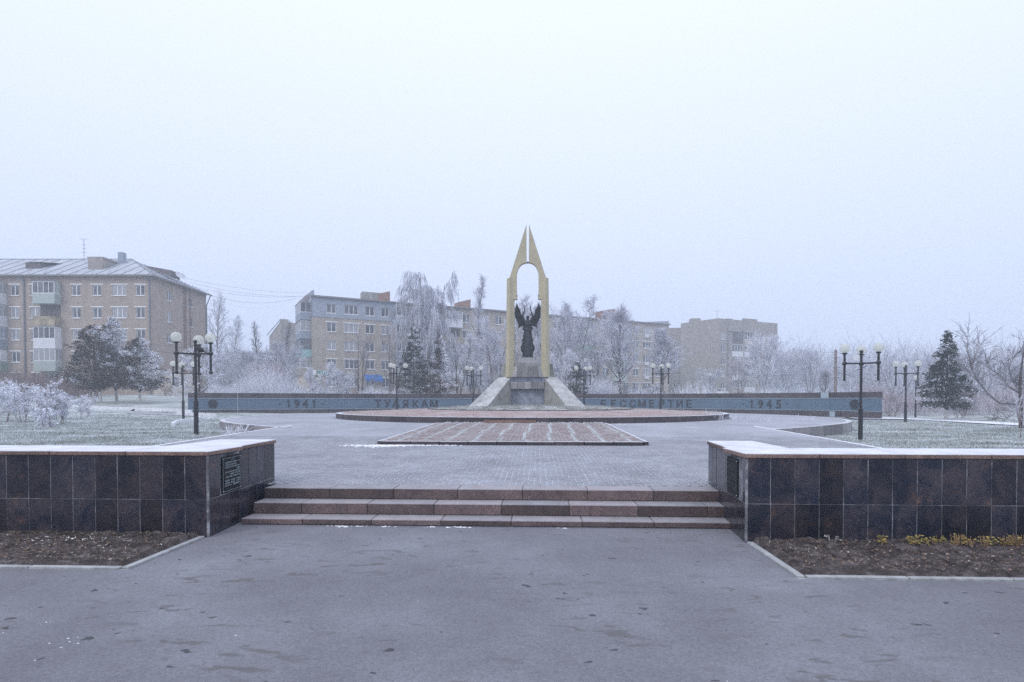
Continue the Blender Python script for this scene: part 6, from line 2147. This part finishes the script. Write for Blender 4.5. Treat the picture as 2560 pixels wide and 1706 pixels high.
p = ground(2366, 1051); conifer('lone brown green conifer with a whitewashed trunk on the lawn edge', p, 222 * p.y / F, lambda t: 1.75 * (1 - t) ** 1.05 * min(1, .72 + 1.6 * t) + .12, 4600, 7, 'ever_g', lambda x, y, t, a: .10 + .12 * max(0, x), 1.0, ((0, 0, .13),), .17, True, .30, 'evergreen_tree', 7)

# crooked tree at the edge of the lawn
base = ground(2552, 1078)
t = thing('crooked_tree', 'crooked bare tree with one long limb sweeping toward the conifer', 'tree', base)
dB_ = base.y
limb = [[(2553, 1070), (2552, 1010), (2550, 960), (2556, 900), (2570, 840)], [(2553, 1012), (2500, 1008), (2470, 985), (2446, 955), (2428, 920), (2418, 870), (2420, 830)], [(2446, 955), (2425, 935), (2405, 925)],
        [(2552, 985), (2520, 965), (2505, 945), (2480, 925), (2462, 905)], [(2550, 965), (2530, 950), (2522, 920), (2535, 890), (2560, 870)], [(2552, 1020), (2520, 1045), (2480, 1050)], [(2552, 990), (2600, 950), (2620, 900), (2640, 860)], [(2428, 920), (2440, 880), (2452, 860)]]
sg_, cr = [], []
R_ = random.Random(5)
for li, L in enumerate(limb):
    pts = [at(x, y, dB_ + (.15 * i if li else 0)) - base for i, (x, y) in enumerate(L)]
    r0 = (.10, .065, .03, .05, .045, .025, .06, .025)[li]
    MBt = MB().tube(pts, [max(.014, r0 * (1 - .85 * i / (len(pts) - 1))) for i in range(len(pts))], 7)
    MBt.build('trunk' if li == 0 else 'limb', 'bark_hoar' if li else 'bark', t, True)
    for a, c in zip(pts[1 if li == 0 else 0:], pts[2 if li == 0 else 1:]):
        for k in range(12):
            q = a.lerp(c, R_.random())
            d = (c - a).normalized()
            for tw in range(1):
                v = norm3(d.x * .5 + R_.gauss(0, .5), R_.gauss(0, .6), d.z * .4 + abs(R_.gauss(.3, .5)))
                ln = R_.uniform(.35, 1.0)
                e = (q.x + v[0] * ln, q.y + v[1] * ln, q.z + v[2] * ln)
                cr.append((2, tuple(q), e, .012, .007))
                for j in range(4):
                    f0 = R_.uniform(.3, 1)
                    s0 = (q.x + v[0] * ln * f0, q.y + v[1] * ln * f0, q.z + v[2] * ln * f0)
                    w = norm3(v[0] + R_.gauss(0, .6), v[1] + R_.gauss(0, .6), v[2] + R_.gauss(.1, .5))
                    l2 = R_.uniform(.15, .4)
                    cr.append((3, s0, (s0[0] + w[0] * l2, s0[1] + w[1] * l2, s0[2] + w[2] * l2), .008, .005))
V, Fq = tubes_np([s[1] for s in cr], [s[2] for s in cr], [s[3] for s in cr], [s[4] for s in cr])
link('crown', mesh_np('crown', V, [Fq], 'tw_dark'), t)
p = ground(2552, 1097)
sg_ = grow(77, 1.5, .02, 8, 4, 3, .5, .35, (40, 70), .1, 0, 1, .15, .006)
tree('sapling', 'thin brown sapling on the lawn in front of the crooked tree', 'tree', p, sg_, 'tw_brown', 'tw_mid')

# frosted shrubs on the near lawn
shr = [(118, 1064, 1.75, .95, 81, 'white frosted shrub with rounded crown, largest on the near lawn'), (60, 1058, 1.6, .9, 82, 'white frosted shrub with dark twin stems beside the largest one'),
       (8, 1056, 1.7, 1.0, 83, 'white frosted shrub cut by the frame edge'), (146, 1062, 1.25, .6, 84, 'low white shrub crowding the largest one'), (112, 1070, .65, .35, 85, 'small white clump at the foot of the largest shrub'),
       (207, 1049, 1.35, .38, 86, 'slim white frosted shrub standing apart under the evergreens'), (30, 1030, 1.9, .9, 87, 'hazy white shrub behind the others')]
for px, py, H, spd, seed, lab in shr:
    p = ground(px, py)
    sg_ = grow(seed, H, .022, 16 if spd > .5 else 9, 6, 4, spd * .82, .30, (30, 75), .10, 0, 4 if spd > .5 else 2, .16, .006, lambda t: .55 + .6 * t, fan=.34)
    t = tree('frosted_shrub', lab, 'shrub', p, sg_, 'tw_brown', 'tw_white', 0, 'frosted shrubs on the lawn', low=True)
    V, f = puffs(sg_, 4, .10, seed)
    link('frosted_leaves', mesh_np('frosted_leaves', V, [f], 'tw_white'), t, kind='stuff')
# frosted weeds by the paved disc
for k, (px, py, H, lab) in enumerate(((1785, 1071, .75, 'tall frosted weed stalks by the step of the round plaza'), (1850, 1075, .6, 'brown frosted weed clump by the round plaza edge'), (1905, 1080, .5, 'low spreading frosted weeds at the path corner'), (2010, 1072, .45, 'small dark frosted weed at the round plaza edge'), (590, 1100, .35, 'two short frosted stalks by the whitewashed path edge'))):
    p = ground(px, py)
    sg_ = grow(90 + k, H, .008, 9, 4, 3, H * .55, .2, (30, 75), .1, 0, 6, .08, .005, fan=.55)
    tree('frosted_weed', lab, 'plant', p, sg_, 'tw_mid', 'tw_white', 0, 'frosted weeds', low=True)
p = ground(420, 990); sg_ = grow(97, 2.1, .02, 14, 4, 3, .5, .1, (60, 85), .1, 0, 9, .25, .008, fan=.45)
tree('dry_shrub', 'dry brown upright shrub before the cream wall', 'shrub', p, sg_, 'tw_brown', 'tw_brown', low=True)
for k, (px, d, py, lab) in enumerate(((2180, 46, 1000, 'brown dry shrub right behind the end of the memorial wall'), (2230, 47, 1005, 'low pale shrub on the gravel behind the conifer lamp'), (2400, 44, 985, 'dark upright shrub stems beside the conifer'), (2420, 48, 990, 'dark shrub stems behind the conifer skirt'))):
    p = place(px, d)
    sg_ = grow(100 + k, top_h(px, py - 30, d), .02, 16, 6, 5, .9, .1, (45, 80), .1, 0, 7, .3, .009, fan=.4)
    tree('dry_shrub', lab, 'shrub', p, sg_, 'tw_brown', 'tw_pink' if k < 2 else 'tw_dark', low=True)

# hedge of frosted shrubs behind the wall: a continuous thicket
def thicket(name, n, px0, px1, d0, d1, h0, h1, mat, seed, sub=5, hfun=None, tw=.012):
    r = random.Random(seed)
    P0, P1, A, B_ = [], [], [], []
    for i in range(n):
        px, d = r.uniform(px0, px1), r.uniform(d0, d1)
        q = gz(px, d)
        hh = r.uniform(h0, h1) * (hfun(px) if hfun else 1)
        v = norm3(r.gauss(0, .28), r.gauss(0, .28), 1)
        e = q + Vector(v) * hh
        P0.append(tuple(q)); P1.append(tuple(e)); A.append(tw * 1.1); B_.append(tw * .7)
        for k in range(sub):
            t = r.uniform(.25, 1)
            s0 = q + Vector(v) * hh * t
            w = norm3(v[0] + r.gauss(0, .55), v[1] + r.gauss(0, .55), v[2] * .8)
            l2 = hh * r.uniform(.15, .4)
            P0.append(tuple(s0)); P1.append((s0.x + w[0] * l2, s0.y + w[1] * l2, s0.z + w[2] * l2)); A.append(tw * .9); B_.append(tw * .6)
    V, Fq = tubes_np(P0, P1, A, B_)
    return link(name, mesh_np(name, V, [Fq], mat), kind='stuff')
thicket('hedge', 2600, 520, 1165, 55.5, 63, 1.0, 1.9, 'tw_white', 1, 5, lambda x: 1.0 + .25 * math.sin(x * .021) + .15 * math.sin(x * .063) + (.7 if 640 < x < 700 else 0) - (.35 if x > 850 else 0), .013)
thicket('hedge', 700, 1480, 1960, 57, 66, .6, 1.3, 'tw_white', 2, 4, lambda x: 1.0 + .4 * math.sin(x * .04) + (.7 if 1690 < x < 1740 else 0), .013)
thicket('hedge', 260, 650, 695, 62, 66, 2.5, 3.6, 'tw_pink', 3, 6, None, .014)
thicket('hedge', 260, 1465, 1530, 56.5, 60, 1.4, 2.6, 'tw_white', 7, 6, None, .012)
thicket('undergrowth', 2600, 2150, 2700, 48, 62, .7, 1.9, 'tw_pink', 4, 5, lambda x: 1 + .3 * math.sin(x * .03), .014)
thicket('undergrowth', 1500, -150, 250, 60, 68, 1.2, 2.6, 'tw_brown', 5, 4, lambda x: 1 + .2 * math.sin(x * .03), .014)
thicket('far_wood', 2600, 1900, 2800, 80, 125, 4.0, 8.0, 'tw_mid', 6, 8, None, .022)
thicket('far_wood', 900, 490, 640, 105, 150, 4.0, 9.0, 'tw_mid', 8, 8, None, .024)

# grass blades on both lawns
r = np.random.default_rng(21)
def lawn_tufts(n, cond, seed, name):
    pts = []
    while len(pts) < n:
        px, dd = r.uniform(-60, 2620), 11 + 40 * r.random() ** 1.6
        x = (px - 1280) / F * dd
        if not cond(x, dd):
            continue
        u, v = toUV(x, dd)
        if abs(u) < 9.75 or math.hypot(u - UC, v - VC) < RD + .05:
            continue
        pts.append((x, dd, zt(x, dd) - .01))
    tufts(name, 'blades', pts, .075, seed, 4, .013, lean=1.5, kind='stuff')
lawn_tufts(34000, lambda x, y: x < -9 and y < 46, 1, 'grass')
lawn_tufts(26000, lambda x, y: x > 9 and y < 40, 2, 'grass')

# ------------------------------------------------------------------ fog
hz = MB().box(-436, 436, -230, 436, -2.0, 26.0).mesh('haze', 'snow')
hz.materials.clear()
hm = bpy.data.materials.new('fog')
hm.use_nodes = True
ht_ = hm.node_tree
ht_.nodes.clear()
ho = ht_.nodes.new('ShaderNodeOutputMaterial')
hv = ht_.nodes.new('ShaderNodeVolumePrincipled')
hv.inputs['Color'].default_value = (0.87, 0.93, 1.0, 1)
hv.inputs['Density'].default_value = 0.0025
hv.inputs['Anisotropy'].default_value = 0.2
ht_.links.new(hv.outputs[0], ho.inputs['Volume'])
hz.materials.append(hm)
link('haze', hz, kind='stuff')
